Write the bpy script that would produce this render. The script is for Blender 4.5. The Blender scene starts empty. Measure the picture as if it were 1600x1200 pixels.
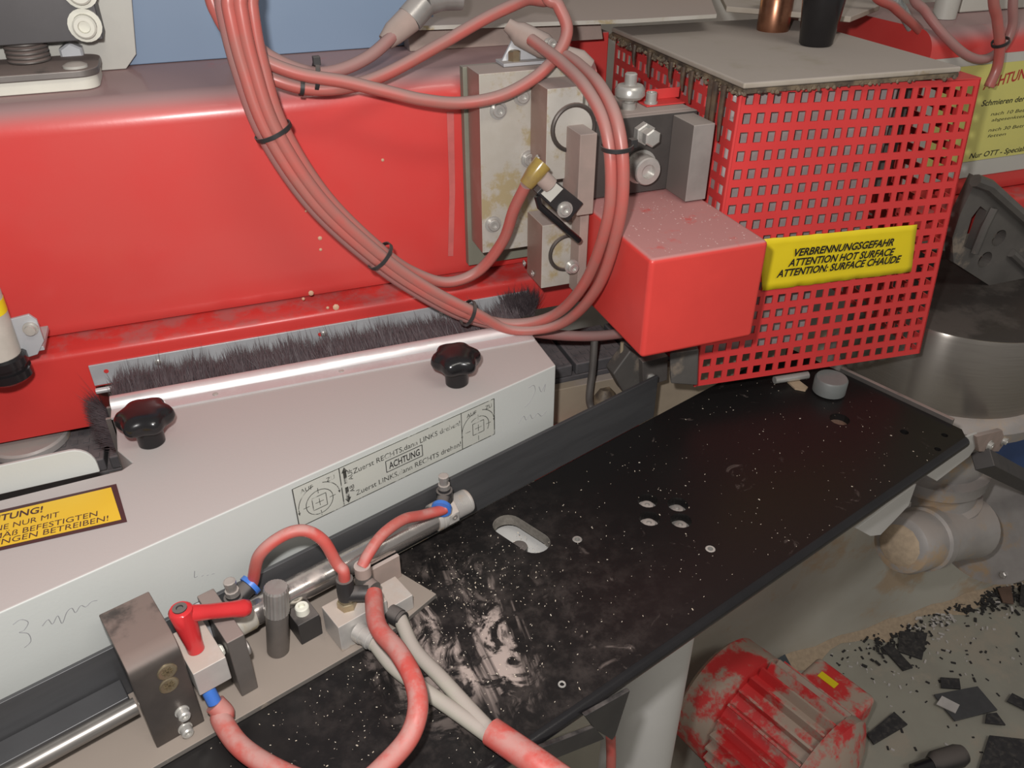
import bpy, bmesh, math, random
from mathutils import Vector, Matrix

scene = bpy.context.scene
COL = scene.collection
V3 = Vector

# ------------------------------------------------------------------ camera
FPX = 1280.0                                   # focal length in pixels of a 1600 px wide frame
PITCH = math.atan(840 / FPX)
YAW = math.radians(20.2)
CAM = V3((0, 0, 1.45))
FW = V3((math.sin(YAW) * math.cos(PITCH), math.cos(YAW) * math.cos(PITCH), -math.sin(PITCH)))
RT = V3((math.cos(YAW), -math.sin(YAW), 0))
UP = RT.cross(FW)
cd = bpy.data.cameras.new('camera')
cam = bpy.data.objects.new('camera', cd)
COL.objects.link(cam)
cd.sensor_width = 36.0
cd.lens = 36.0 * FPX / 1600.0
cd.clip_start = 0.02
m = Matrix((RT, UP, -FW)).transposed().to_4x4()
m.translation = CAM
cam.matrix_world = m
scene.camera = cam

# ------------------------------------------------------------------ world, flash, hall lamp, exposure
wd = bpy.data.worlds.new('world')
scene.world = wd
wd.use_nodes = True
wd.node_tree.nodes['Background'].inputs[0].default_value = (1.0, 0.96, 0.92, 1)
wd.node_tree.nodes['Background'].inputs[1].default_value = 0.23


def lamp(name, kind, loc, energy, color=(1, 1, 1), **kw):
    d = bpy.data.lights.new(name, kind)
    d.energy = energy
    d.color = color
    for k, v in kw.items():
        setattr(d, k, v)
    o = bpy.data.objects.new(name, d)
    o.location = loc
    COL.objects.link(o)
    return o


# the camera's own flash, a few centimetres up and left of the lens
lamp('camera_flash', 'POINT', CAM + UP * 0.055 - RT * 0.035 + FW * 0.02, 19.0, (1.0, 0.97, 0.95), shadow_soft_size=0.012)
# ceiling lamp of the hall, behind and above the photographer
hl = lamp('hall_lamp', 'AREA', (0.9, -1.4, 3.6), 26.0, (1.0, 0.95, 0.86), shape='RECTANGLE', size=1.6, size_y=0.5)
hl.rotation_euler = (math.radians(28), 0, 0)

vs = scene.view_settings
vs.view_transform = 'Standard'
vs.look = 'None'
vs.gamma = 1.0
vs.use_curve_mapping = False
vs.exposure = 0.0


# ------------------------------------------------------------------ helpers: points
def ray(px, py):
    return FW + RT * ((px - 800) / FPX) + UP * ((600 - py) / FPX)


def hz(px, py, z):                              # point on the horizontal plane z
    d = ray(px, py)
    return CAM + d * ((z - CAM.z) / d.z)


def vy(px, py, y):                              # point on the upright plane parallel to the beam
    d = ray(px, py)
    return CAM + d * (y / d.y)


def plane(px, py, pt, n):
    d = ray(px, py)
    return CAM + d * ((pt - CAM).dot(n) / d.dot(n))


class Frame:
    def __init__(s, o, ang):
        s.o = V3(o)
        s.x = V3((math.cos(ang), math.sin(ang), 0))
        s.y = V3((-math.sin(ang), math.cos(ang), 0))
        s.z = V3((0, 0, 1))

    def __call__(s, a, b, c):
        return s.o + s.x * a + s.y * b + s.z * c

    def inv(s, p):
        q = p - s.o
        return V3((q.dot(s.x), q.dot(s.y), q.dot(s.z)))


W = Frame((0, 0, 0), 0)
T = Frame((0, 0, 0), math.radians(18.8))        # the feed table and hood front are turned to the beam
G = Frame((0.449, 0.639, 0), math.radians(-4.5))  # the perforated guard


def tv(px, py, v):                              # point on an upright plane along the table
    return plane(px, py, T.y * v, T.y)


# ------------------------------------------------------------------ helpers: meshes
ORG = {}


class MB:
    def __init__(s):
        s.v = []
        s.f = []

    def add(s, vs_, fs):
        n = len(s.v)
        s.v += [V3(p) for p in vs_]
        s.f += [[i + n for i in f] for f in fs]
        return s

    def box(s, fr, lo, hi):
        p = [fr(x, y, z) for z in (lo[2], hi[2]) for y in (lo[1], hi[1]) for x in (lo[0], hi[0])]
        return s.add(p, [(0, 2, 3, 1), (4, 5, 7, 6), (0, 1, 5, 4), (2, 6, 7, 3), (0, 4, 6, 2), (1, 3, 7, 5)])

    def hexa(s, b, t):                          # four bottom points, four top points (same order)
        return s.add(list(b) + list(t), [(3, 2, 1, 0), (4, 5, 6, 7), (0, 1, 5, 4), (1, 2, 6, 5), (2, 3, 7, 6), (3, 0, 4, 7)])

    def prism(s, pts, d):                       # planar loop pushed along the vector d
        n = len(pts)
        pts = [V3(p) for p in pts]
        return s.add(pts + [p + d for p in pts], [list(range(n))[::-1], list(range(n, 2 * n))] +
                     [(i, (i + 1) % n, (i + 1) % n + n, i + n) for i in range(n)])

    def ring_sweep(s, path, radii, seg=12, caps=True):
        path = [V3(p) for p in path]
        n = len(path)
        tang = []
        for i in range(n):
            t = (path[min(i + 1, n - 1)] - path[max(i - 1, 0)])
            tang.append(t.normalized())
        a = V3((0, 0, 1)) if abs(tang[0].z) < 0.9 else V3((1, 0, 0))
        nx = tang[0].cross(a).normalized()
        vs_ = []
        for i in range(n):
            nx = (nx - tang[i] * nx.dot(tang[i])).normalized()
            ny = tang[i].cross(nx)
            r = radii[i] if isinstance(radii, (list, tuple)) else radii
            for k in range(seg):
                an = 2 * math.pi * k / seg
                vs_.append(path[i] + nx * (r * math.cos(an)) + ny * (r * math.sin(an)))
        fs = []
        for i in range(n - 1):
            for k in range(seg):
                k2 = (k + 1) % seg
                fs.append((i * seg + k, i * seg + k2, (i + 1) * seg + k2, (i + 1) * seg + k))
        if caps:
            fs.append(list(range(seg))[::-1])
            fs.append(list(range((n - 1) * seg, n * seg)))
        return s.add(vs_, fs)

    def cyl(s, p0, p1, r0, r1=None, seg=20, caps=True):
        return s.ring_sweep([p0, p1], [r0, r0 if r1 is None else r1], seg, caps)

    def lathe(s, p, axis, prof, seg=24):        # prof: (distance along the axis, radius)
        axis = V3(axis).normalized()
        p = V3(p)
        a = V3((0, 0, 1)) if abs(axis.z) < 0.9 else V3((1, 0, 0))
        nx = axis.cross(a).normalized()
        ny = axis.cross(nx)
        vs_, fs = [], []
        for (h, r) in prof:
            for k in range(seg):
                an = 2 * math.pi * (k + .5) / seg
                vs_.append(p + axis * h + (nx * math.cos(an) + ny * math.sin(an)) * max(r, 1e-5))
        for i in range(len(prof) - 1):
            for k in range(seg):
                k2 = (k + 1) % seg
                fs.append((i * seg + k, i * seg + k2, (i + 1) * seg + k2, (i + 1) * seg + k))
        fs.append(list(range(seg))[::-1])
        fs.append(list(range((len(prof) - 1) * seg, len(prof) * seg)))
        return s.add(vs_, fs)

    def torus(s, c, n, R, r, seg=24, rs=8):
        n = V3(n).normalized()
        a = V3((0, 0, 1)) if abs(n.z) < 0.9 else V3((1, 0, 0))
        x = n.cross(a).normalized()
        y = n.cross(x)
        c = V3(c)
        vs_, fs = [], []
        for i in range(seg):
            an = 2 * math.pi * i / seg
            d = x * math.cos(an) + y * math.sin(an)
            for k in range(rs):
                b = 2 * math.pi * k / rs
                vs_.append(c + d * (R + r * math.cos(b)) + n * (r * math.sin(b)))
        for i in range(seg):
            for k in range(rs):
                fs.append((i * rs + k, ((i + 1) % seg) * rs + k, ((i + 1) % seg) * rs + (k + 1) % rs, i * rs + (k + 1) % rs))
        return s.add(vs_, fs)

    def band(s, c, n, R, w, t, seg=28):         # flat strap round the axis n
        n = V3(n).normalized()
        a = V3((0, 0, 1)) if abs(n.z) < 0.9 else V3((1, 0, 0))
        x = n.cross(a).normalized()
        y = n.cross(x)
        vs_, fs = [], []
        for i in range(seg):
            an = 2 * math.pi * i / seg
            d = x * math.cos(an) + y * math.sin(an)
            for (rr, h) in ((R, -w / 2), (R + t, -w / 2), (R + t, w / 2), (R, w / 2)):
                vs_.append(V3(c) + d * rr + n * h)
        for i in range(seg):
            for k in range(4):
                fs.append((i * 4 + k, ((i + 1) % seg) * 4 + k, ((i + 1) % seg) * 4 + (k + 1) % 4, i * 4 + (k + 1) % 4))
        return s.add(vs_, fs)

    def build(s, name, mat_, parent=None, smooth=35, bevel=0, seg=2, kind=None, fix=True):
        if parent is None:
            lo = V3([min(p[i] for p in s.v) for i in range(3)])
            hi = V3([max(p[i] for p in s.v) for i in range(3)])
            org = V3(((lo.x + hi.x) / 2, (lo.y + hi.y) / 2, lo.z))
        else:
            org = ORG[parent.name]
        me = bpy.data.meshes.new(name)
        me.from_pydata([p - org for p in s.v], [], s.f)
        if fix:
            bm = bmesh.new()
            bm.from_mesh(me)
            bmesh.ops.recalc_face_normals(bm, faces=bm.faces)
            bm.to_mesh(me)
            bm.free()
        me.materials.append(mat_)
        if smooth:
            me.polygons.foreach_set('use_smooth', [True] * len(me.polygons))
            me.set_sharp_from_angle(angle=math.radians(smooth))
        o = bpy.data.objects.new(name, me)
        COL.objects.link(o)
        if parent is None:
            o.location = org
        else:
            o.parent = parent
        ORG[o.name] = org
        if bevel:
            md = o.modifiers.new('bevel', 'BEVEL')
            md.width = bevel
            md.segments = seg
            md.limit_method = 'ANGLE'
            md.angle_limit = math.radians(40)
            md.harden_normals = True
        if kind:
            o['kind'] = kind
        return o


def tag(o, label, cat, group=None, kind=None):
    o['label'] = label
    o['category'] = cat
    if group:
        o['group'] = group
    if kind:
        o['kind'] = kind
    return o


def thing(name, loc, label, cat, group=None):
    o = bpy.data.objects.new(name, None)
    COL.objects.link(o)
    o.location = loc
    o.empty_display_size = 0.02
    ORG[o.name] = V3(loc)
    return tag(o, label, cat, group)


def spline(pts, n=10):                          # Catmull-Rom through points
    pts = [V3(p) for p in pts]
    P = [pts[0] * 2 - pts[1]] + pts + [pts[-1] * 2 - pts[-2]]
    out = []
    for i in range(1, len(P) - 2):
        a, b, c, d = P[i - 1], P[i], P[i + 1], P[i + 2]
        for k in range(n):
            t = k / n
            out.append(0.5 * ((2 * b) + (c - a) * t + (2 * a - 5 * b + 4 * c - d) * t * t + (3 * b - a - 3 * c + d) * t ** 3))
    out.append(pts[-1])
    return out


def holed(outer, holes, thick):
    """a flat plate with real holes: 2D loops -> (verts, faces) with z from 0 to thick"""
    cu = bpy.data.curves.new('tmp', 'CURVE')
    cu.dimensions = '2D'
    cu.fill_mode = 'BOTH'
    cu.extrude = thick / 2
    for lp in [outer] + holes:
        sp = cu.splines.new('POLY')
        sp.points.add(len(lp) - 1)
        for i, (a, b) in enumerate(lp):
            sp.points[i].co = (a, b, 0, 1)
        sp.use_cyclic_u = True
    o = bpy.data.objects.new('tmp', cu)
    COL.objects.link(o)
    dg = bpy.context.evaluated_depsgraph_get()
    me = bpy.data.meshes.new_from_object(o.evaluated_get(dg))
    vs_ = [V3((v.co.x, v.co.y, v.co.z + thick / 2)) for v in me.vertices]
    fs = [list(p.vertices) for p in me.polygons]
    bpy.data.objects.remove(o)
    bpy.data.curves.remove(cu)
    bpy.data.meshes.remove(me)
    return vs_, fs


def text_mesh(txt, bold=0.0, shear=0.0):
    cu = bpy.data.curves.new('tmp', 'FONT')
    cu.body = txt
    cu.size = 1.0
    cu.offset = bold
    cu.shear = shear
    cu.resolution_u = 3
    o = bpy.data.objects.new('tmp', cu)
    COL.objects.link(o)
    dg = bpy.context.evaluated_depsgraph_get()
    me = bpy.data.meshes.new_from_object(o.evaluated_get(dg))
    vs_ = [V3((v.co.x, v.co.y, 0)) for v in me.vertices]
    fs = [list(p.vertices) for p in me.polygons]
    bpy.data.objects.remove(o)
    bpy.data.curves.remove(cu)
    bpy.data.meshes.remove(me)
    return vs_, fs


def text_on(mb, txt, a, b, up, cap, lift, bold=0.0, shear=0.0, ref=None):
    """lettering between the points a and b (a span that the words `ref` take up, ending at b); up: unit vector; cap: letter height"""
    vs_, fs = text_mesh(txt, bold, shear)
    if not vs_:
        return
    a, b = V3(a), V3(b)
    dx = b - a
    if ref and ref != txt:
        rv, _ = text_mesh(ref, bold, shear)
        rw = max(p.x for p in rv) - min(p.x for p in rv)
    else:
        rw = max(p.x for p in vs_) - min(p.x for p in vs_)
    xmax = max(p.x for p in vs_)
    sx = dx.length / rw
    dn = dx.normalized()
    n = dn.cross(up).normalized()
    sy = cap / 0.69
    mb.add([b + dn * ((p.x - xmax) * sx) + up * (p.y * sy) + n * lift for p in vs_], fs)


# ------------------------------------------------------------------ materials
MATS = {}


def mat(name, c, c2=None, scale=18.0, rough=0.5, metal=0.0, dust=0.0, dc=(0.36, 0.31, 0.28), dscale=14.0, spec=0.5,
        bump=0.0, bscale=180.0, grime=None, gscale=9.0, gcov=0.55, up0=0.35, stretch=None, coat=0.0, west=None):
    mt = bpy.data.materials.new(name)
    mt.use_nodes = True
    nt = mt.node_tree
    N, L = nt.nodes, nt.links
    bs = N['Principled BSDF']
    geo = N.new('ShaderNodeNewGeometry')
    src = geo.outputs['Position']
    if stretch:
        mp = N.new('ShaderNodeMapping')
        mp.inputs['Scale'].default_value = stretch
        L.new(src, mp.inputs['Vector'])
        src = mp.outputs['Vector']

    def noise(sc, det=5.0, ro=0.6, s=src):
        n = N.new('ShaderNodeTexNoise')
        n.inputs['Scale'].default_value = sc
        n.inputs['Detail'].default_value = det
        n.inputs['Roughness'].default_value = ro
        L.new(s, n.inputs['Vector'])
        return n.outputs['Fac']

    def ramp(fac, a, b):
        r = N.new('ShaderNodeMapRange')
        r.inputs['From Min'].default_value = a
        r.inputs['From Max'].default_value = b
        r.interpolation_type = 'SMOOTHSTEP'
        L.new(fac, r.inputs['Value'])
        return r.outputs['Result']

    def mix(fac, a, b):
        mx = N.new('ShaderNodeMix')
        mx.data_type = 'RGBA'
        if hasattr(fac, 'node'):
            L.new(fac, mx.inputs[0])
        else:
            mx.inputs[0].default_value = fac
        for k, q in ((6, a), (7, b)):
            if hasattr(q, 'node'):
                L.new(q, mx.inputs[k])
            else:
                mx.inputs[k].default_value = (*q, 1)
        return mx.outputs[2]

    def math_(op, a, b):
        q = N.new('ShaderNodeMath')
        q.operation = op
        q.use_clamp = True
        for k, z in enumerate((a, b)):
            if hasattr(z, 'node'):
                L.new(z, q.inputs[k])
            else:
                q.inputs[k].default_value = z
        return q.outputs[0]

    col = mix(ramp(noise(scale), 0.32, 0.68), c, c2 or tuple(q * 0.86 for q in c))
    rg = rough
    mtl = metal
    if grime:
        g = ramp(noise(gscale, 6, 0.68), gcov, gcov + 0.12)
        col = mix(g, col, grime)
        if metal:
            mtl = math_('MULTIPLY', math_('SUBTRACT', 1.0, g), metal)
    if dust:
        sp = N.new('ShaderNodeSeparateXYZ')
        L.new(geo.outputs['Normal'], sp.inputs[0])
        upm = ramp(sp.outputs['Z'], up0, 0.95)
        nz = ramp(noise(dscale, 6, 0.65, geo.outputs['Position']), 0.55 - 0.5 * dust, 0.75 - 0.45 * dust)
        dfac = math_('MULTIPLY', math_('MULTIPLY', upm, nz), min(1.0, 0.55 + 0.5 * dust))
        col = mix(dfac, col, dc)
        mx = N.new('ShaderNodeMix')
        L.new(dfac, mx.inputs[0])
        mx.inputs[2].default_value = rough
        mx.inputs[3].default_value = 0.9
        rg = mx.outputs[0]
        mtl = math_('MULTIPLY', math_('SUBTRACT', 1.0, dfac), mtl if hasattr(mtl, 'node') else metal)
    if west:                                    # second colour mixed over left-facing sides, broken up by noise
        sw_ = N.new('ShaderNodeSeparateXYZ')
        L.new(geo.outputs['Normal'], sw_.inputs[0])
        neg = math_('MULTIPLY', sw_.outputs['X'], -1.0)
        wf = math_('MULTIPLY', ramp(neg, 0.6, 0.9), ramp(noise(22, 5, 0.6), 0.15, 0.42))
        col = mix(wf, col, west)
    L.new(col, bs.inputs['Base Color'])
    for key, val in (('Roughness', rg), ('Metallic', mtl)):
        if hasattr(val, 'node'):
            L.new(val, bs.inputs[key])
        else:
            bs.inputs[key].default_value = val
    bs.inputs['Specular IOR Level'].default_value = spec
    bs.inputs['Coat Weight'].default_value = coat
    bs.inputs['Coat Roughness'].default_value = 0.15
    if bump:
        bp = N.new('ShaderNodeBump')
        bp.inputs['Strength'].default_value = bump
        bp.inputs['Distance'].default_value = 0.001
        L.new(noise(bscale, 3), bp.inputs['Height'])
        L.new(bp.outputs[0], bs.inputs['Normal'])
    MATS[name] = mt
    return mt


RED = (0.63, 0.052, 0.048)
DUST = (0.40, 0.33, 0.30)
PDUST = (0.43, 0.27, 0.27)
red = mat('red_paint', RED, (0.60, 0.068, 0.060), 5, 0.32, dust=0.75, dc=(0.34, 0.24, 0.235), dscale=10, up0=0.2, coat=0.25, bump=0.05)
red2 = mat('red_paint_clean', (0.58, 0.044, 0.038), (0.53, 0.04, 0.036), 7, 0.32, dust=0.30, dc=(0.36, 0.12, 0.115), dscale=30, bump=0.05)
redbox = mat('red_cover_paint', (0.66, 0.056, 0.046), (0.60, 0.05, 0.042), 12, 0.38, dust=0.70, dc=(0.46, 0.235, 0.225), dscale=48, up0=0.5, bump=0.06)
redmesh = mat('red_mesh_paint', (0.68, 0.050, 0.050), (0.63, 0.046, 0.046), 14, 0.42, bump=0.05)
redmesh_dirty = mat('red_mesh_glue_stained', (0.66, 0.05, 0.05), (0.58, 0.055, 0.05), 20, 0.5, grime=(0.16, 0.10, 0.07), gscale=22, gcov=0.60)
blue = mat('blue_paint', (0.20, 0.275, 0.39), (0.185, 0.26, 0.375), 3, 0.5)
hoodm = mat('hood_grey_paint', (0.50, 0.515, 0.495), (0.48, 0.495, 0.475), 5, 0.45, dust=0.9, dc=(0.43, 0.385, 0.37), dscale=6, up0=0.6, bump=0.08, bscale=400, grime=(0.40, 0.36, 0.32), gscale=16, gcov=0.70)
whitem = mat('white_grey_paint', (0.52, 0.51, 0.46), (0.46, 0.45, 0.41), 12, 0.5, dust=0.5)
plastw = mat('white_plastic', (0.70, 0.69, 0.60), (0.62, 0.61, 0.54), 12, 0.5)
steel = mat('steel', (0.42, 0.40, 0.38), (0.34, 0.32, 0.30), 40, 0.34, 0.6, dust=0.4)
brushed = mat('brushed_steel', (0.30, 0.28, 0.26), (0.23, 0.215, 0.20), 30, 0.34, 0.65, stretch=(1.5, 1.5, 40))
zinc = mat('zinc_plate', (0.55, 0.56, 0.58), (0.47, 0.48, 0.50), 25, 0.38, 0.35, dust=0.2)
alu = mat('aluminium', (0.56, 0.54, 0.51), (0.48, 0.46, 0.44), 40, 0.40, 0.4, dust=0.6, dc=(0.42, 0.34, 0.29), grime=(0.40, 0.33, 0.26), gscale=45, gcov=0.56)
alurail = mat('aluminium_rail', (0.70, 0.68, 0.68), (0.64, 0.61, 0.61), 30, 0.32, 0.5, dust=0.35, dc=(0.50, 0.36, 0.36))
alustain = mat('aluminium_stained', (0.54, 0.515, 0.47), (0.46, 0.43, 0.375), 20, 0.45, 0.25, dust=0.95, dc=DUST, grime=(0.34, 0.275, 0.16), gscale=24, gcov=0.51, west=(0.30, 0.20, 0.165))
dustside = mat('dust_caked_metal', (0.36, 0.27, 0.235), (0.30, 0.235, 0.205), 30, 0.8, 0.1, dust=0.9, dc=DUST)
cherry = mat('bolt_zinc', (0.60, 0.59, 0.56), (0.50, 0.49, 0.46), 60, 0.27, 0.55, dust=0.35)
goldb = mat('yellow_zinc', (0.50, 0.42, 0.28), (0.40, 0.33, 0.22), 60, 0.35, 0.85)
darkst = mat('oiled_dark_steel', (0.115, 0.098, 0.088), (0.085, 0.074, 0.068), 25, 0.38, 0.55, dust=0.55, dc=(0.20, 0.145, 0.125), dscale=30)
greyst = mat('burnished_grey_steel', (0.22, 0.20, 0.185), (0.17, 0.155, 0.145), 22, 0.45, 0.6, dust=0.6, dc=(0.25, 0.19, 0.17), dscale=25)
baseplate = mat('dusty_base_plate', (0.22, 0.20, 0.18), (0.17, 0.155, 0.14), 16, 0.55, 0.4, dust=0.8, dc=(0.27, 0.225, 0.19), dscale=22, grime=(0.36, 0.29, 0.22), gscale=26, gcov=0.58)
blackm = mat('black_plastic', (0.010, 0.0095, 0.0105), (0.013, 0.012, 0.013), 30, 0.22, dust=0.0)
blackd = mat('black_dusty', (0.022, 0.021, 0.022), (0.03, 0.028, 0.028), 30, 0.45, dust=0.5, dc=(0.14, 0.12, 0.11))
fencem = mat('black_anodised_fence', (0.080, 0.080, 0.083), (0.066, 0.066, 0.069), 12, 0.42, 0.3, stretch=(1, 1, 8))
rubber = mat('grey_rubber', (0.085, 0.08, 0.085), (0.065, 0.062, 0.065), 60, 0.7, dust=0.4, dc=(0.2, 0.17, 0.17))
bristle = mat('dark_bristle', (0.066, 0.051, 0.056), (0.095, 0.075, 0.08), 120, 0.55)
hose = mat('red_hose', (0.44, 0.105, 0.088), (0.36, 0.125, 0.105), 34, 0.32, dust=0.85, dc=(0.33, 0.21, 0.19), dscale=40, up0=0.1, spec=0.6)
hosepale = mat('dusty_red_hose', (0.35, 0.14, 0.13), (0.31, 0.165, 0.15), 25, 0.38, dust=0.9, dc=(0.32, 0.20, 0.185), dscale=40, up0=0.0)
sheath = mat('red_sheath', (0.50, 0.075, 0.062), (0.43, 0.12, 0.10), 30, 0.40, dust=0.35, dc=(0.42, 0.26, 0.235), dscale=35, up0=0.1)
greytube = mat('grey_tube', (0.40, 0.38, 0.32), (0.36, 0.34, 0.29), 25, 0.35, dust=0.5)
bluep = mat('blue_plastic', (0.05, 0.17, 0.55), (0.05, 0.15, 0.5), 30, 0.35)
brass = mat('brass', (0.50, 0.40, 0.18), (0.34, 0.26, 0.14), 40, 0.4, 0.7, dust=0.6)
copper = mat('copper', (0.42, 0.20, 0.12), (0.26, 0.115, 0.07), 40, 0.30, 0.9, dust=0.4, dc=(0.3, 0.22, 0.17))
lidm = mat('dusty_lid', (0.40, 0.355, 0.30), (0.34, 0.295, 0.24), 18, 0.75, 0.1, dust=0.62, dc=(0.40, 0.35, 0.315), dscale=20, grime=(0.24, 0.17, 0.09), gscale=14, gcov=0.63)
gluecrust = mat('glue_crust', (0.20, 0.15, 0.095), (0.06, 0.045, 0.035), 60, 0.6, bump=0.6, bscale=120)
gluepot = mat('glue_pot_metal', (0.44, 0.40, 0.39), (0.36, 0.325, 0.31), 30, 0.5, 0.2, grime=(0.07, 0.05, 0.04), gscale=30, gcov=0.62)
yellow = mat('yellow_sticker', (0.80, 0.62, 0.015), (0.77, 0.60, 0.015), 20, 0.4)
yellow2 = mat('amber_sticker', (0.76, 0.49, 0.04), (0.74, 0.47, 0.035), 20, 0.4)
yellow3 = mat('pale_yellow_sticker', (0.62, 0.58, 0.17), (0.58, 0.55, 0.17), 20, 0.5)
brownink = mat('brown_ink', (0.07, 0.028, 0.03), None, 20, 0.5)
blackink = mat('black_ink', (0.012, 0.011, 0.012), None, 20, 0.5)
redink = mat('red_ink', (0.45, 0.04, 0.03), None, 20, 0.5)
labelgrey = mat('grey_sticker', (0.47, 0.475, 0.43), (0.445, 0.45, 0.41), 20, 0.45, grime=(0.40, 0.36, 0.28), gscale=60, gcov=0.66)
wornink = mat('worn_ink', (0.045, 0.045, 0.04), None, 20, 0.5, grime=(0.40, 0.40, 0.365), gscale=110, gcov=0.53)
pencil = mat('pencil_line', (0.28, 0.28, 0.29), None, 20, 0.6)
legm = mat('white_leg_paint', (0.56, 0.55, 0.53), (0.52, 0.51, 0.49), 6, 0.45, grime=(0.36, 0.30, 0.23), gscale=9, gcov=0.64)
wallm = mat('machine_base_grey', (0.52, 0.505, 0.445), (0.46, 0.43, 0.365), 4, 0.7, grime=(0.48, 0.37, 0.26), gscale=5, gcov=0.52, bump=0.1)
floorm = mat('painted_floor', (0.34, 0.328, 0.275), (0.30, 0.285, 0.24), 6, 0.75, grime=(0.37, 0.33, 0.27), gscale=7, gcov=0.50, bump=0.15)
casting = mat('grey_casting', (0.36, 0.34, 0.33), (0.29, 0.27, 0.26), 15, 0.34, 0.15, grime=(0.38, 0.275, 0.18), gscale=11, gcov=0.52, dust=0.4)
castdark = mat('dark_casting', (0.135, 0.125, 0.115), (0.10, 0.093, 0.086), 15, 0.55, 0.2, grime=(0.23, 0.19, 0.15), gscale=16, gcov=0.58)
motorm = mat('dusty_motor_paint', (0.62, 0.035, 0.038), (0.56, 0.035, 0.035), 10, 0.5, grime=(0.40, 0.31, 0.25), gscale=12, gcov=0.44)
scrapm = mat('black_scrap', (0.026, 0.025, 0.027), (0.042, 0.040, 0.041), 60, 0.55, dust=0.15, dc=(0.10, 0.09, 0.08), dscale=90)
scrapw = mat('white_scrap', (0.55, 0.52, 0.50), None, 30, 0.5)
scrapb = mat('brown_scrap', (0.16, 0.10, 0.075), None, 30, 0.5)
chipw = mat('pale_chips', (0.70, 0.64, 0.55), (0.6, 0.5, 0.38), 300, 0.7)
chipd = mat('dark_chips', (0.03, 0.028, 0.028), None, 300, 0.7)
sawd = mat('sawdust', (0.44, 0.34, 0.24), (0.36, 0.28, 0.20), 120, 0.9, bump=0.4)
clear = mat('amber_plastic', (0.30, 0.21, 0.05), (0.22, 0.15, 0.06), 60, 0.2)


def table_material():
    """black laminate, with a fan of pale sawdust wiped about around the air manifold"""
    mt = bpy.data.materials.new('black_table_laminate')
    mt.use_nodes = True
    nt = mt.node_tree
    N, L = nt.nodes, nt.links
    bs = N['Principled BSDF']
    geo = N.new('ShaderNodeNewGeometry')

    def nz(sc, det, ro, dist=0.0, stretch=None, rot=0):
        n = N.new('ShaderNodeTexNoise')
        n.inputs['Scale'].default_value = sc
        n.inputs['Detail'].default_value = det
        n.inputs['Roughness'].default_value = ro
        n.inputs['Distortion'].default_value = dist
        if stretch:
            mp = N.new('ShaderNodeMapping')
            mp.inputs['Scale'].default_value = stretch
            mp.inputs['Rotation'].default_value = (0, 0, rot)
            L.new(geo.outputs['Position'], mp.inputs['Vector'])
            L.new(mp.outputs[0], n.inputs['Vector'])
        else:
            L.new(geo.outputs['Position'], n.inputs['Vector'])
        return n.outputs['Fac']

    def rng(f, a, b, lo=0.0, hi=1.0):
        r = N.new('ShaderNodeMapRange')
        r.interpolation_type = 'SMOOTHSTEP'
        for k, v in (('From Min', a), ('From Max', b), ('To Min', lo), ('To Max', hi)):
            r.inputs[k].default_value = v
        L.new(f, r.inputs['Value'])
        return r.outputs['Result']

    def dist(p):
        d = N.new('ShaderNodeVectorMath')
        d.operation = 'DISTANCE'
        L.new(geo.outputs['Position'], d.inputs[0])
        d.inputs[1].default_value = p
        return d.outputs['Value']

    def op(o, a, b):
        q = N.new('ShaderNodeMath')
        q.operation = o
        q.use_clamp = True
        for k, z in enumerate((a, b)):
            if hasattr(z, 'node'):
                L.new(z, q.inputs[k])
            else:
                q.inputs[k].default_value = z
        return q.outputs[0]
    near = rng(dist(T(0.245, 0.365, 0.92)), 0.02, 0.105, 1.0, 0.0)
    near2 = rng(dist(T(0.262, 0.330, 0.92)), 0.008, 0.05, 1.0, 0.0)
    wide = rng(dist(T(0.26, 0.37, 0.92)), 0.06, 0.22, 1.0, 0.0)
    swirl = nz(26, 7, 0.62, 2.6)
    streak = rng(nz(30, 5, 0.6, 0.8, (1.0, 0.28, 1), 0.9), 0.46, 0.60)
    dfac = op('MULTIPLY', op('ADD', near, near2), op('MULTIPLY', rng(swirl, 0.43, 0.56), streak))
    fine = op('MULTIPLY', op('MULTIPLY', wide, 0.09), rng(nz(60, 6, 0.7), 0.40, 0.75))
    patch = op('MULTIPLY', rng(nz(38, 5, 0.6, 1.2), 0.64, 0.76), 0.28)
    tot = op('MAXIMUM', op('MAXIMUM', dfac, fine), patch)
    mx = N.new('ShaderNodeMix')
    mx.data_type = 'RGBA'
    mx.inputs[6].default_value = (0.0105, 0.0095, 0.0095, 1)
    mx.inputs[7].default_value = (0.37, 0.30, 0.27, 1)
    L.new(tot, mx.inputs[0])
    L.new(mx.outputs[2], bs.inputs['Base Color'])
    L.new(rng(tot, 0, 1, 0.36, 0.9), bs.inputs['Roughness'])
    bs.inputs['Specular IOR Level'].default_value = 0.28
    return mt


def brushed_drum_material():
    mt = mat('turned_steel', (0.34, 0.315, 0.285), (0.29, 0.265, 0.24), 20, 0.27, 0.75, stretch=(1, 1, 60))
    N, L = mt.node_tree.nodes, mt.node_tree.links
    tn = N.new('ShaderNodeTangent')
    tn.direction_type = 'RADIAL'
    tn.axis = 'Z'
    L.new(tn.outputs[0], N['Principled BSDF'].inputs['Tangent'])
    N['Principled BSDF'].inputs['Anisotropic'].default_value = 0.85
    N['Principled BSDF'].inputs['Anisotropic Rotation'].default_value = 0.25
    return mt


webm = mat('dark_channel_steel', (0.105, 0.095, 0.09), (0.08, 0.072, 0.068), 18, 0.42, 0.4, dust=0.85, dc=DUST)
turned = brushed_drum_material()
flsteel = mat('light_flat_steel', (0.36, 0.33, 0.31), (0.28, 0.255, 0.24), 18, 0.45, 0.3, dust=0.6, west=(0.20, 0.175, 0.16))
tablem = table_material()
random.seed(7)

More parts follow.
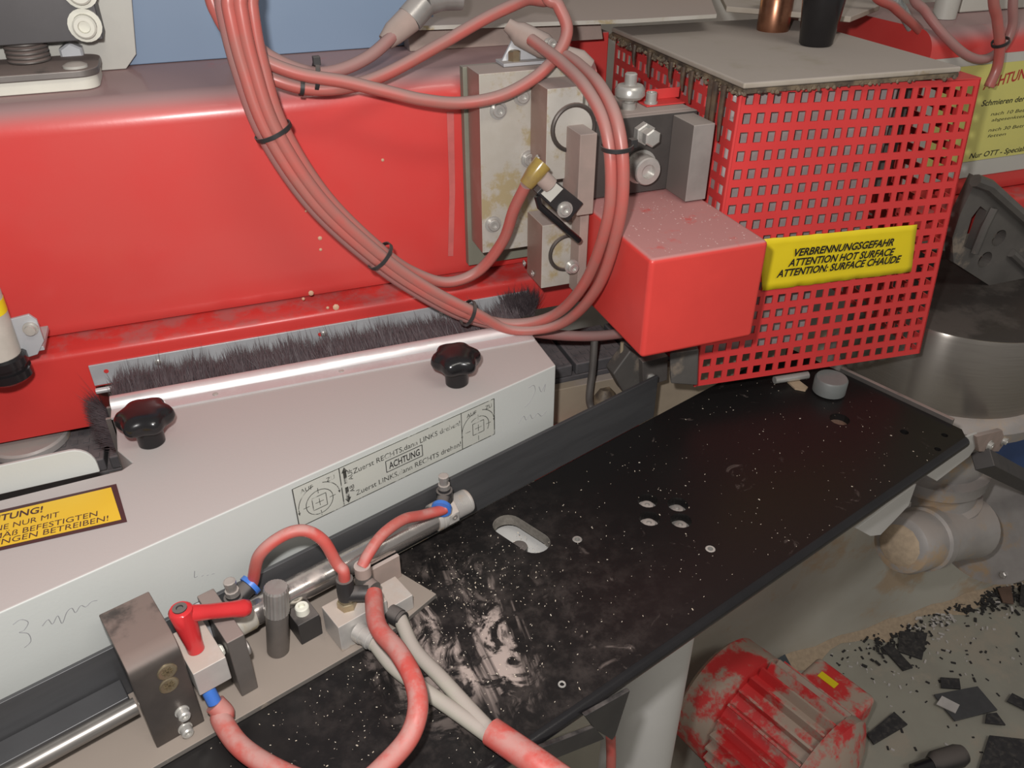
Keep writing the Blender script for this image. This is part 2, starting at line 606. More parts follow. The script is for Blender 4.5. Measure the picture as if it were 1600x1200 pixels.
# ================================================================== THE SETTING
o = MB().box(W, (-1.2, -2.4, -0.03), (4.2, 0.87, 0.0)).build('floor', floorm, smooth=0)
tag(o, 'grey green painted workshop floor strewn with chips below the machine', 'floor', kind='structure')
o = MB().box(W, (-1.2, 0.87, 0.0), (4.2, 0.90, 0.80)).build('wall_base', wallm, smooth=0)
tag(o, 'dusty grey side of the machine base rising from the floor', 'wall', kind='structure')
o = MB().box(W, (-1.6, 1.25, 0.0), (4.2, 1.28, 2.6)).build('wall_back', whitem, smooth=0)
tag(o, 'pale wall far behind the machine', 'wall', kind='structure')

# ================================================================== RED BEAM
root = thing('machine_beam', (0.3, 0.80, 0.978), 'long red painted steel beam with rounded dusty top running behind everything', 'beam')
prof = [(0.790, 1.045), (0.790, 1.060), (0.7765, 1.0655), (0.7732, 1.071), (0.772, 1.078)]
for k in range(9):
    a = math.pi / 2 * k / 8
    prof.append((0.772 + 0.024 * (1 - math.cos(a)), 1.249 + 0.024 * math.sin(a)))
prof += [(0.945, 1.273), (0.945, 1.045)]
MB().prism([V3((-0.8, y, z)) for y, z in prof], V3((1.176, 0, 0))).build('beam_body', red, root, smooth=25)
MB().box(W, (0.3762, 0.905, 1.05), (0.452, 0.945, 1.273)).build('beam_tongue', red, root, bevel=0.002)
MB().prism([V3((0.80, y, z)) for y, z in prof], V3((1.8, 0, 0))).build('beam_body', red, root, smooth=25)
lprof = [(0.745, 1.052)]
for k in range(5):
    a = math.pi / 2 * k / 4
    lprof.append((0.745 + 0.006 * (1 - math.cos(a)), 1.055 + 0.006 * math.sin(a)))
lprof += [(0.7900, 1.0635), (0.7900, 1.0)]
right_ = [(0.745, 1.0215)] + lprof[1:-1] + [(0.7900, 1.0215)]
left_ = [(0.745, 0.979)] + lprof[1:-1] + [(0.7900, 0.979)]
MB().prism([V3((-0.147, y, z)) for y, z in right_], V3((0.59, 0, 0))).build('lower_flange', red2, root, smooth=30)
MB().prism([V3((0.80, y, z)) for y, z in right_], V3((1.8, 0, 0))).build('lower_flange', red2, root, smooth=30)
MB().prism([V3((-0.8, y, z)) for y, z in left_], V3((0.653, 0, 0))).build('flange_skirt', red2, root, smooth=30)
seam = MB()
sp_ = [vy(698, 175, 0.7716), vy(709, 175, 0.7716), vy(711, 300, 0.7716), vy(708, 400, 0.7716), vy(700, 400, 0.7716), vy(702, 300, 0.7716)]
seam.prism(sp_, V3((0, -0.0003, 0))).build('dried_glue_streak', mat('pale_red_smear', (0.56, 0.13, 0.12), None, 60, 0.6), root, smooth=0)
sp = MB()
for (px, py, s) in [(500, 372, 4), (501, 390, 3), (486, 458, 5), (474, 467, 3), (525, 480, 6), (512, 481, 3), (598, 250, 3), (478, 330, 2)]:
    c = vy(px, py, 0.7718 if py < 440 else 0.760)
    if py >= 475:
        c = hz(px, py, 1.0625)
    r = s * 0.00055
    sp.lathe(c, (0, -1, 0.2), [(0, r), (0.0006, r * 0.7), (0.0009, 0.0002)], 7)
sp.build('glue_spot', mat('dried_glue', (0.62, 0.38, 0.25), None, 60, 0.6), root)
st = vy(1524, 118, 0.7712)
strip_pts = [V3((0.80, 0.7716, 1.090)), V3((1.35, 0.7716, 1.090)), V3((1.35, 0.7716, 1.243)), V3((0.80, 0.7716, 1.243))]
lp = MB().prism(strip_pts, V3((0, -0.0012, 0))).build('label_plate', whitem, root, smooth=0)
lp['label'] = 'white plate behind the yellow notice'
NY = 0.7700
yl = MB().prism([V3((0.83, NY, 1.112)), V3((1.16, NY, 1.112)), V3((1.16, NY, 1.232)), V3((0.83, NY, 1.232))], V3((0, -0.0006, 0))).build('lubrication_notice', yellow3, root, smooth=0)
yl['label'] = 'pale yellow lubrication notice with red and black German lettering'
NL = 0.7692
t = MB()
text_on(t, 'ACHTUNG', vy(1569, 131, NL), vy(1612, 119, NL), V3((0, 0, 1)), 0.0125, 0.0, 0.02, ref='TUNG')
t.build('red_heading', redink, yl, smooth=0, fix=False)
t = MB()
Zv = V3((0, 0, 1))


def beam_line(txt, px, py, cap, width, bold=0.0, sh=0.0):
    a = vy(px, py, NL)
    text_on(t, txt, a, a + V3((width, 0, 0)), Zv, cap, 0.0, bold, sh)


beam_line('Schmieren der Klauenkupplung', 1533, 166, 0.0068, 0.150, 0.012, 0.15)
beam_line('nach 10 Betriebsstunden', 1548, 181, 0.0042, 0.115, 0.0, 0.15)
beam_line('abgesenktes Schmieren', 1549, 190, 0.0038, 0.105, 0.0, 0.15)
beam_line('nach 30 Betriebsstunden', 1544, 206, 0.0042, 0.115, 0.0, 0.15)
beam_line('fetten', 1543, 215, 0.0038, 0.030, 0.0, 0.15)
beam_line('Nur OTT - Specialfett verwenden', 1514, 248, 0.0068, 0.165, 0.012, 0.15)
t.build('lettering', blackink, yl, smooth=0, fix=False)

# ================================================================== PANELS BEHIND AND ON TOP OF THE BEAM
o = MB().box(W, (-0.30, 0.905, 1.2735), (0.245, 0.915, 1.75)).build('blue_back_panel', blue, bevel=0.001)
tag(o, 'flat light blue painted panel standing on the beam behind the hose bundle', 'panel')
o = MB().prism([hz(590, -20, 1.302), hz(640, 41, 1.300), hz(985, 30, 1.296), hz(1120, 22, 1.296), hz(1100, -30, 1.300)], V3((0, 0, -0.004))).build('metal_shelf', alustain)
tag(o, 'dust covered sheet metal shelf above the beam at the top of the picture', 'shelf')
o2 = MB().hexa([V3((0.21, 0.875, 1.2732)), V3((0.425, 0.865, 1.2732)), V3((0.425, 0.90, 1.2732)), V3((0.21, 0.90, 1.2732))],
               [V3((0.21, 0.885, 1.2955)), V3((0.425, 0.875, 1.2915)), V3((0.425, 0.90, 1.2915)), V3((0.21, 0.90, 1.2955))]).build('shelf_support', dustside, bevel=0.001)
tag(o2, 'dusty brown bar carrying the sheet metal shelf on the beam', 'bar')

root = thing('mounting_plate', (-0.2, 0.89, 1.2735), 'cream white upright plate with cut lower corner at top left beside blue panel', 'plate')
c = [vy(204, -80, 0.89), vy(206, 0, 0.89), vy(213, 85, 0.89), vy(196, 103, 0.89), V3((-0.5, 0.89, 1.2735)), V3((-0.5, 0.89, 1.45))]
c[3] = V3((c[3].x, 0.89, 1.2735))
MB().prism(c, V3((0, 0.012, 0))).build('sheet', whitem, root, bevel=0.0008)
hexn = MB().lathe(vy(114, 82, 0.889), (0, -1, 0), [(0, 0.011), (0.012, 0.011), (0.013, 0.009)], 6).build('hex_nut', zinc, root, smooth=20)

root = thing('spring_mount', (-0.25, 0.855, 1.2735), 'dark plate on a stack of disc springs over a white pad at top left', 'mount')


def rounded(x0, y0, x1, y1, r, z):
    pts = [V3((x0, y0, z))]
    for k in range(7):
        a = -math.pi / 2 + math.pi / 2 * k / 6
        pts.append(V3((x1 - r + r * math.cos(a), y0 + r + r * math.sin(a), z)))
    for k in range(7):
        a = math.pi / 2 * k / 6
        pts.append(V3((x1 - r + r * math.cos(a), y1 - r + r * math.sin(a), z)))
    pts.append(V3((x0, y1, z)))
    return pts


MB().prism(rounded(-0.5, 0.816, -0.082, 0.882, 0.014, 1.2735), V3((0, 0, 0.011))).build('white_pad', plastw, root, bevel=0.001)
MB().prism(rounded(-0.5, 0.812, -0.080, 0.884, 0.016, 1.2845), V3((0, 0, 0.006))).build('steel_plate', greyst, root, bevel=0.001)
sc = hz(47, 96, 1.2905)
prof = []
for k in range(7):
    z = 0.0036 * k
    prof += [(z, 0.0152), (z + 0.0012, 0.0176), (z + 0.0024, 0.0176)]
MB().lathe(sc, (0, 0, 1), prof, 32).build('disc_spring', greyst, root, smooth=30)
MB().box(W, (-0.5, 0.842, 1.3085), (-0.0715, 0.880, 1.42)).build('dark_plate', mat('dark_grey_plate', (0.085, 0.08, 0.082), (0.075, 0.07, 0.072), 20, 0.5, 0.2), root, bevel=0.001)
for (px, py) in [(133, 39), (125, -14)]:
    b = vy(px, py, 0.842)
    s_ = MB().lathe(b, (0, -1, 0), [(0, 0.0135), (0.003, 0.0135), (0.003, 0.0095), (0.011, 0.0095), (0.0125, 0.008), (0.0125, 0.005), (0.009, 0.0045)], 20).build('cap_screw', plastw, root, smooth=30)
sb = hz(118, 105, 1.2905)
MB().lathe(sb, (0, 0, 1), [(0, 0.010), (0.002, 0.010), (0.004, 0.006), (0.0045, 0.001)], 20).build('dome_nut', whitem, root)

# ================================================================== ROUND SENSOR AT THE LEFT EDGE
root = thing('sensor_tube', (-0.192, 0.70, 1.07), 'grey tubular sensor in a black clamp at the left edge before the red beam', 'sensor')
ax0, ax1 = V3((-0.2005, 0.70, 1.092)), V3((-0.1985, 0.70, 1.158))
MB().ring_sweep([ax0, ax0.lerp(ax1, .9), ax1], [0.0165, 0.0165, 0.012], 24).build('tube', mat('sensor_grey', (0.46, 0.42, 0.37), None, 40, 0.45), root)
MB().ring_sweep([ax0.lerp(ax1, .62), ax0.lerp(ax1, .80)], 0.0167, 24).build('yellow_band', yellow, root)
MB().lathe(V3((-0.199, 0.70, 1.070)), (0, 0, 1), [(0, 0.015), (0.003, 0.0185), (0.010, 0.0185), (0.011, 0.016), (0.014, 0.016), (0.015, 0.0185), (0.022, 0.0185), (0.024, 0.0165)], 24).build('clamp_ring', blackm, root)
zb = MB().prism([V3((-0.186, 0.704, 1.122)), V3((-0.170, 0.704, 1.124)), V3((-0.1655, 0.704, 1.118)), V3((-0.1655, 0.704, 1.098)), V3((-0.174, 0.704, 1.086)), V3((-0.186, 0.704, 1.084))], V3((0, 0.003, 0)))
zb.box(W, (-0.182, 0.706, 1.088), (-0.168, 0.7449, 1.092))
br_ = zb.build('bracket', zinc, root, bevel=0.0006)
MB().lathe(V3((-0.172, 0.704, 1.1115)), (0, -1, 0), [(0, 0.006), (0.002, 0.006), (0.002, 0.0042), (0.006, 0.0042), (0.006, 0.002)], 16).build('screw', cherry, br_, smooth=30)

# ================================================================== GREY HOOD
HF = 0.4965                                    # distance of the hood front from the table frame's axis
p_fr = V3((0.2725, 0, 0))
v_at = lambda x: (HF + math.sin(math.radians(18.8)) * x) / math.cos(math.radians(18.8))   # y on the front line
p1 = V3((0.2725, v_at(0.2725), 0))
p0 = V3((-0.50, v_at(-0.50), 0))
HT = 1.030
loop = [p0, p1, V3((0.2725, 0.692, 0)), V3((-0.126, 0.692, 0)), V3((-0.122, 0.62, 0)), V3((-0.110, 0.598, 0)), V3((-0.118, 0.591, 0)), V3((-0.50, 0.560, 0))]
root = thing('guard_hood', (0.05, 0.60, 0.93), 'long pale grey sheet metal hood with stickers in front of the red beam', 'hood')
MB().prism([V3((p.x, p.y, 0.925)) for p in loop], V3((0, 0, HT - 0.925))).build('shell', hoodm, root, bevel=0.0015, seg=2)
# raised fin along the rear edge at the left
fz = [vy(0, 739, 0.592).z, vy(140, 708, 0.592).z]
fa = V3((-0.50, 0.566, 0))
fin = [V3((-0.50, 0.578, HT)), V3((-0.134, 0.594, HT))]
top = 1.056
arc = []
for k in range(7):
    a = math.pi / 2 * k / 6
    arc.append(V3((-0.134 - 0.016 * (1 - math.cos(a)), 0.594 - 0.0007 * (1 - math.cos(a)), top - 0.018 + 0.018 * math.sin(a))))
MB().prism(fin + arc + [V3((-0.50, 0.578, top))], V3((0, 0.003, 0))).build('raised_edge', hoodm, root, bevel=0.0008)
# aluminium brush rail on the rear edge
prof = [(0.668, HT), (0.668, HT + 0.002), (0.681, HT + 0.0025), (0.683, HT + 0.0075), (0.686, HT + 0.0100), (0.691, HT + 0.0105), (0.695, HT + 0.0080), (0.6965, HT + 0.003), (0.6965, HT - 0.012), (0.6925, HT - 0.012), (0.6925, HT)]
rail = MB().prism([V3((-0.128, y, z)) for y, z in prof], V3((0.3985, 0, 0))).build('brush_rail', alurail, root, smooth=50)
for x in (-0.04, 0.075, 0.19):
    MB().lathe(V3((x, 0.675, HT + 0.002)), (0, 0, 1), [(0, 0.0028), (0.0008, 0.0025), (0.0013, 0.0008)], 10).build('rivet', cherry, rail)
# upright channel on the left end of the raised part
ch = MB()
for (x0, x1, y0, y1) in [(-0.1335, -0.1275, 0.672, 0.675), (-0.1335, -0.1275, 0.6905, 0.6935), (-0.1295, -0.1265, 0.672, 0.6935)]:
    ch.box(W, (x0, y0, 0.93), (x1, y1, HT - 0.001))
ch.build('end_channel', greyst, root, bevel=0.0005)

# warning sticker on top of the hood
ws = [hz(182, 757, HT), hz(199, 816, HT)]
A = [hz(-260, 857, HT), hz(182, 757, HT), hz(199, 816, HT), hz(-260, 920, HT)]
lift = V3((0, 0, 0.0004))
bd = MB().prism([p + lift for p in A], V3((0, 0, 0.0003))).build('warning_sticker', brownink, root, smooth=0)
bd['label'] = 'amber warning sticker with brown border and German text'
B = [hz(-258, 864, HT), hz(174, 763, HT), hz(190, 813, HT), hz(-258, 914.5, HT)]
MB().prism([p + lift * 2 for p in B], V3((0, 0, 0.0003))).build('amber_field', yellow2, bd, smooth=0)
t = MB()
zt = HT + 0.0013
xd = (hz(150, 840, zt) - hz(0, 860, zt))


def top_line(txt, ref, ax, ay, bx, by, cap, bold=0.0):
    a, b = hz(ax, ay, zt), hz(bx, by, zt)
    d = (b - a).normalized()
    text_on(t, txt, a, b, V3((-d.y, d.x, 0)), cap, 0.0, bold, 0.0, ref)


top_line('ACHTUNG!', 'TUNG!', 0, 814, 66, 800, 0.0072, 0.02)
top_line('MASCHINE NUR MIT', 'NUR MIT', 20, 824, 92, 807, 0.0060, 0.0)
top_line('ORDNUNGSGEMÄß BEFESTIGTEN', 'BEFESTIGTEN', 35, 833, 152, 806, 0.0060, 0.0)
top_line('ABDECKUNGEN BETREIBEN!', 'BETREIBEN!', 67, 836, 169, 813, 0.0060, 0.0)
t.build('lettering', brownink, bd, smooth=0, fix=False)

# worn instruction sticker on the hood front
FV = HF - 0.0004


def hf(px, py, d=0.0):
    return tv(px, py, HF - d)


S = [hf(456, 765), hf(771, 621), hf(771, 680), hf(462, 823)]
# square it up in the table frame
u0, u1 = T.inv(S[0]).x, T.inv(S[1]).x
zt0, zt1 = (T.inv(S[0]).z + T.inv(S[1]).z) / 2, (T.inv(S[2]).z + T.inv(S[3]).z) / 2
P = lambda u, z, d: T(u, HF - d, z)
st = MB().prism([P(u0, zt0, 0.0002), P(u0, zt1, 0.0002), P(u1, zt1, 0.0002), P(u1, zt0, 0.0002)], T.y * -0.0004).build('instruction_sticker', labelgrey, root, smooth=0)
st['label'] = 'worn grey instruction sticker with dials, arrows and ACHTUNG in a box'
ink = MB()
D = 0.0009


def bar(u, z, u2, z2, w=0.0007):
    a, b = V3((u, z, 0)), V3((u2, z2, 0))
    d = (b - a).normalized()
    n = V3((-d.y, d.x, 0)) * (w / 2)
    q = [a + n, b + n, b - n, a - n]
    ink.add([P(p.x, p.y, D) for p in q], [(3, 2, 1, 0)])


def arcl(cu_, cz, r, a0, a1, n=16, w=0.0006):
    pts = [(cu_ + r * math.cos(math.radians(a0 + (a1 - a0) * k / n)), cz + r * math.sin(math.radians(a0 + (a1 - a0) * k / n))) for k in range(n + 1)]
    for p, q in zip(pts, pts[1:]):
        bar(*p, *q, w)
    return pts


def arrow(u, z, du, dz, s=0.0022):
    d = V3((du, dz, 0)).normalized()
    n = V3((-d.y, d.x, 0))
    b = V3((u, z, 0))
    ink.add([P(p.x, p.y, D) for p in (b + d * s * 1.4, b + n * s * .5, b - n * s * .5)], [(0, 1, 2)])


wd_, hh = u1 - u0, zt0 - zt1
bar(u0, zt0, u1, zt0); bar(u0, zt1, u1, zt1); bar(u0, zt0, u0, zt1, .0009); bar(u1, zt0, u1, zt1, .0009)
ua, ub = u0 + wd_ * 0.205, u0 + wd_ * 0.815
bar(ua, zt0, ua, zt1, .0009); bar(ub, zt0, ub, zt1)
zm = (zt0 + zt1) / 2
for (cu_, part) in (((u0 + ua) / 2, 0), ((ub + u1) / 2, 1)):
    cz = zm - hh * 0.10
    r = hh * 0.30
    arcl(cu_, cz, r, 0 if not part else -30, 360 if not part else 130, 24)
    for a in range(0, 360, 90):
        c_, s_ = math.cos(math.radians(a)), math.sin(math.radians(a))
        bar(cu_ + c_ * r * .75, cz + s_ * r * .75, cu_ + c_ * r * 1.2, cz + s_ * r * 1.2, .0005)
    q = r * .52
    for a, b in (((-q, -q), (q, -q)), ((q, -q), (q, q)), ((q, q), (-q, q)), ((-q, q), (-q, -q))):
        bar(cu_ + a[0], cz + a[1], cu_ + b[0], cz + b[1], .0006)
    bar(cu_ - q * .6, cz, cu_ + q * .6, cz, .0005); bar(cu_, cz - q * .6, cu_, cz + q * .6, .0005)
    R_ = hh * 0.46
    arcl(cu_, cz, R_, 100, 185, 12); arcl(cu_, cz, R_, 10, 75, 10)
    arrow(cu_ - R_, cz - R_ * .1, 0, -1); arrow(cu_ + R_ * .98, cz + R_ * .14, 0.1, -1)
# up and down arrows
uc = ua + wd_ * 0.022
for sgn in (1, -1):
    zc = zm + sgn * hh * 0.05
    bar(uc, zc, uc, zm + sgn * hh * 0.36, 0.0030)
    d = 0.0036
    ze = zm + sgn * hh * 0.34
    ink.add([P(uc, ze + sgn * d * 1.5, D), P(uc - d * .8, ze, D), P(uc + d * .8, ze, D)], [(0, 1, 2)])
TU = V3((0, 0, 1))
text_on(ink, 'Zuerst RECHTS,dann LINKS drehen!', P(ua + wd_ * .06, zm + hh * .20, 0), P(ub - wd_ * .008, zm + hh * .20, 0), TU, hh * .13, D)
text_on(ink, 'Zuerst LINKS,dann RECHTS drehen!', P(ua + wd_ * .06, zm - hh * .38, 0), P(ub - wd_ * .008, zm - hh * .38, 0), TU, hh * .13, D)
um = (ua + ub) / 2
for u_, tx in ((u0 + wd_ * .03, 'AUF'), (u0 + wd_ * .145, 'ZU'), (ub + wd_ * .03, 'AUF'), (ub + wd_ * .135, 'ZU')):
    text_on(ink, tx, P(u_, zm + hh * .30, 0), P(u_ + wd_ * .018 * len(tx), zm + hh * .30, 0), TU, hh * .10, D)
for z_, tx in ((zm + hh * .08, 'AUF'), (zm - hh * .24, 'AB')):
    vs_, fs = text_mesh(tx)
    s_ = 0.0062
    ink.add([P(uc + 0.0068 - p.y * s_, z_ + p.x * s_, D) for p in vs_], fs)
ink.build('worn_print', wornink, st, smooth=0, fix=False)
ink = MB()
text_on(ink, 'ACHTUNG', P(um - wd_ * .078, zm - hh * .10, 0), P(um + wd_ * .078, zm - hh * .10, 0), TU, hh * .17, D, 0.012)
ba, bb, bc, bdd = um - wd_ * .092, um + wd_ * .092, zm + hh * .14, zm - hh * .155
bar(ba, bc, bb, bc); bar(ba, bdd, bb, bdd); bar(ba, bc, ba, bdd); bar(bb, bc, bb, bdd)
ink.build('boxed_word', blackink, st, smooth=0, fix=False)

# pencil notes on the hood front
pn = MB()


def scribble(pts, r=0.00028):
    pn.ring_sweep(spline([hf(a, b, 0.0001) for a, b in pts], 5), r, 5)


scribble([(20, 976), (32, 968), (44, 972), (38, 984), (30, 988), (44, 990), (48, 1002), (38, 1012)])
scribble([(66, 978), (75, 968), (82, 975), (90, 962), (97, 974), (104, 957), (112, 950), (118, 957), (126, 946), (134, 948), (143, 940), (152, 938)])
scribble([(304, 892), (304, 902), (309, 900)])
scribble([(315, 900), (318, 899)]); scribble([(323, 899), (326, 898)]); scribble([(331, 897), (335, 896)])
scribble([(826, 606), (834, 602), (836, 612), (828, 628), (820, 636)])
scribble([(842, 604), (846, 612), (852, 600), (850, 612)])
scribble([(810, 662), (818, 650), (822, 656), (828, 648), (832, 654), (840, 646), (846, 650), (854, 642)])
pn.build('pencil_note', pencil, root)

# ================================================================== STAR KNOBS


def star_knob(px, py, label):
    b = hz(px, py, HT)
    c = V3((b.x, b.y + 0.010, HT))
    root = thing('star_knob', c, label, 'knob', 'black star knobs on the hood')
    MB().lathe(c, (0, 0, 1), [(0, 0.0100), (0.001, 0.0108), (0.017, 0.0112), (0.023, 0.0125)], 28).build('stem', blackm, root)
    mb = MB()
    seg = 72
    prof = [(0.0115, 0.55), (0.0120, 0.80), (0.0145, 0.95), (0.0180, 1.0), (0.0225, 0.985), (0.0255, 0.91), (0.0278, 0.76), (0.0290, 0.50), (0.0294, 0.2)]
    vs_, fs = [], []
    for (h, k) in prof:
        for i in range(seg):
            a = 2 * math.pi * i / seg
            r = 0.0218 * k * (1 + 0.085 * math.cos(6 * a + 0.5) * (k ** 2))
            vs_.append(c + V3((r * math.cos(a), r * math.sin(a), h + 0.0065)))
    for i in range(len(prof) - 1):
        for k in range(seg):
            fs.append((i * seg + k, i * seg + (k + 1) % seg, (i + 1) * seg + (k + 1) % seg, (i + 1) * seg + k))
    fs.append(list(range(seg))[::-1])
    fs.append(list(range((len(prof) - 1) * seg, len(prof) * seg)))
    mb.add(vs_, fs).build('lobed_head', blackm, root, smooth=60)


star_knob(238, 702, 'black six lobed star knob at the left end of the brush rail')
star_knob(719, 607, 'black six lobed star knob near the right end of the grey hood')

# ================================================================== BRUSH BETWEEN HOOD AND BEAM
root = thing('sealing_brush', (0.07, 0.715, 0.99), 'dark bristle brush with zinc backing strip between grey hood and red beam', 'brush')
bp = MB().prism([V3((-0.147, 0.7448, 1.0235)), V3((0.292, 0.7448, 1.0225)), V3((0.292, 0.7448, 1.047)), V3((-0.147, 0.7448, 1.0455))], V3((0, -0.002, 0))).build('backing_strip', zinc, root, bevel=0.0004)
for px in (247, 506, 690):
    q = vy(px, 566 - (px - 247) * 0.172, 0.7428)
    MB().lathe(q, (0, -1, 0), [(0, 0.0032), (0.001, 0.0030), (0.002, 0.0012)], 12).build('rivet', cherry, bp)
hol = MB()
for px in (166, 500):
    q = vy(px, 580 - (px - 166) * 0.172, 0.7427)
    hol.lathe(q, (0, -1, 0), [(0, 0.0022), (0.0003, 0.0021)], 12)
hol.build('red_hole', red2, bp)
MB().cyl(V3((-0.146, 0.736, 1.0215)), V3((-0.11, 0.736, 1.0215)), 0.0028, None, 12).build('strip_end', alurail, root)
MB().box(W, (-0.124, 0.697, 1.012), (0.268, 0.733, 1.026)).build('bristle_core', bristle, root)
rnd = random.Random(3)
bm_ = MB()
vs_, fs = [], []


def blade(b, tip, w, side):
    mid = b.lerp(tip, 0.55) + V3((rnd.gauss(0, .0012), rnd.gauss(0, .0008), rnd.gauss(0, .001)))
    n = len(vs_)
    vs_.extend([b - side * w, b + side * w, mid - side * (w * .8), mid + side * (w * .8), tip])
    fs.extend([(n, n + 1, n + 3, n + 2), (n + 2, n + 3, n + 4)])


for i in range(9000):
    x = rnd.uniform(-0.127, 0.270)
    clump = 0.5 + 0.5 * math.sin(x * 210 + 1.5 * math.sin(x * 73))
    b = V3((x, rnd.uniform(0.697, 0.708), rnd.uniform(1.020, 1.033)))
    L_ = rnd.uniform(0.020, 0.035) + 0.008 * clump * rnd.random()
    el = math.radians(rnd.gauss(11 + 9 * clump, 12))
    tip = b + V3((rnd.gauss(0, 0.0045), L_ * math.cos(el), L_ * math.sin(el)))
    tip.y = min(tip.y, 0.7418)
    blade(b, tip, 0.00032, V3((1, 0, 0.4)).normalized())
for i in range(1500):                          # the left end, bristles fanning towards the beam skirt
    z = rnd.uniform(0.985, 1.027)
    b = V3((-0.134, rnd.uniform(0.686, 0.694), z))
    tip = b + V3((-rnd.uniform(0.010, 0.024), rnd.uniform(0.012, 0.038), rnd.gauss(0.001, 0.006)))
    tip.y = min(tip.y, 0.743)
    blade(b, tip, 0.00032, V3((0.2, 0.2, 1)).normalized())
for i in range(1400):
    b = V3((rnd.uniform(0.262, 0.292), rnd.uniform(0.722, 0.733), rnd.uniform(1.026, 1.036)))
    tip = b + V3((rnd.gauss(0, 0.007), rnd.gauss(0.001, 0.005), rnd.uniform(0.012, 0.027)))
    tip.y = min(tip.y, 0.7438)
    blade(b, tip, 0.00032, V3((1, 0.3, 0)).normalized())
bm_.add(vs_, fs)
ob = bm_.build('bristles', bristle, root, smooth=0, fix=False, kind='stuff')

# ================================================================== CONVEYOR LEVEL BEHIND THE HOOD
root = thing('feed_belt', (0.1, 0.745, 0.90), 'dark grey rubber feed belt with pads running under the red beam', 'belt')
MB().box(W, (-0.6, 0.7135, 0.905), (0.62, 0.790, 0.945)).build('belt_body', rubber, root, bevel=0.001)
for i in range(15):
    x = -0.43 + i * 0.07
    pd = MB().box(W, (x, 0.7135, 0.9455), (x + 0.066, 0.789, 0.960)).build('belt_pad', rubber, root, bevel=0.002)
    nb = MB()
    for a in range(6):
        for b in range(5):
            nb.box(W, (x + 0.004 + a * 0.0105, 0.717 + b * 0.0145, 0.9595), (x + 0.0095 + a * 0.0105, 0.725 + b * 0.0145, 0.9608))
    nb.build('rubber_nubs', rubber, pd, smooth=0)
root = thing('support_roller', hz(40, 690, 0.962), 'grey round roller end showing below the red beam skirt at left', 'roller')
MB().lathe(V3((-0.222, 0.765, 0.9625)), (0, 0, 1), [(0, 0.036), (0.006, 0.036), (0.008, 0.034)], 32).build('disc', casting, root)
o = MB().box(W, (-0.141, 0.632, 0.93), (-0.128, 0.655, 0.985)).build('black_end_block', blackd, bevel=0.001)
tag(o, 'small black block in the notch behind the hood edge at left', 'block')
o = MB().box(W, (-0.5, 0.668, 0.925), (-0.137, 0.690, 0.942)).build('grey_guide_bar', rubber, bevel=0.001)
tag(o, 'grey guide bar along the feed belt behind the raised hood edge', 'bar')

# things between hood and guard
o = MB().box(W, (0.285, 0.700, 0.84), (0.62, 0.7128, 0.940)).build('guide_board', mat('tan_board', (0.33, 0.27, 0.20), (0.28, 0.23, 0.17), 20, 0.7, dust=0.4), bevel=0.001)
tag(o, 'tan dusty guide board below the belt between grey hood and guard', 'board')
o = MB().box(W, (0.279, 0.62, 0.83), (0.40, 0.699, 0.895)).build('red_frame_bar', red2, bevel=0.001)
tag(o, 'red painted frame bar peeping out below the tan guide board', 'bar')
rod = [vy(929, 530, 0.695), vy(926, 575, 0.690), vy(921, 615, 0.685), vy(922, 632, 0.683), vy(930, 650, 0.675)]
o = MB().ring_sweep(spline(rod, 6), 0.0042, 12).build('bent_rod', greyst)
tag(o, 'bent steel rod hanging below the red hose left of the guard', 'rod')
rod = [vy(972, 535, 0.685), vy(971, 570, 0.682), vy(973, 600, 0.68), vy(978, 622, 0.675)]
o = MB().ring_sweep(spline(rod, 6), 0.0020, 8).build('thin_rod', mat('tan_rod', (0.33, 0.27, 0.18), None, 30, 0.6))
tag(o, 'thin tan wire rod right of the bent steel rod', 'rod')
o = MB().prism([vy(958, 585, 0.672), vy(985, 548, 0.672), vy(1005, 562, 0.672), vy(1002, 612, 0.672), vy(975, 615, 0.672)], V3((0, 0.02, 0))).build('dark_guide_arm', castdark, bevel=0.002)
tag(o, 'dark angled guide arm under the red cover box', 'arm')
root = thing('nozzle_mount', vy(1020, 605, 0.664), 'grey steel plate with screw below the red cover box', 'plate')
MB().prism([vy(1004, 566, 0.660), vy(1044, 556, 0.660), vy(1043, 594, 0.660), vy(1005, 606, 0.660)], V3((0, 0.01, 0))).build('plate', greyst, root, bevel=0.001)
MB().lathe(vy(1017, 590, 0.660), (0, -1, 0), [(0, 0.005), (0.002, 0.005), (0.003, 0.003)], 14).build('screw', cherry, root)
o = MB().hexa([vy(1048, 600, 0.625), vy(1090, 603, 0.622), vy(1088, 590, 0.640), vy(1046, 585, 0.642)],
              [vy(1046, 552, 0.625), vy(1092, 545, 0.622), vy(1090, 540, 0.640), vy(1050, 540, 0.642)]).build('glue_nozzle', castdark, bevel=0.002)
tag(o, 'dark glue crusted nozzle block at the lower left corner of the guard', 'nozzle')
o = MB().lathe(hz(955, 655, 0.90) + V3((0, 0.02, 0)), (0, 0, 1), [(0, 0.018), (0.012, 0.016), (0.022, 0.013), (0.030, 0.006)], 12).build('glue_lump', gluecrust)
tag(o, 'brown lump of hardened glue below the thin rod', 'glue lump')

# ================================================================== ALUMINIUM BLOCKS ON THE BEAM
def screw(parent, c, axis, r=0.006, h=0.005, washer=1.45, name='cap_screw', m_=None, hexsock=True):
    c = V3(c)
    prof = []
    if washer:
        prof += [(0, r * washer), (0.0015, r * washer)]
    prof += [(0.0015, r), (h, r), (h + 0.0006, r * .9), (h + 0.0006, r * .5), (h - 0.0015, r * .45)]
    return MB().lathe(c, axis, prof, 18).build(name, m_ or cherry, parent, smooth=30)


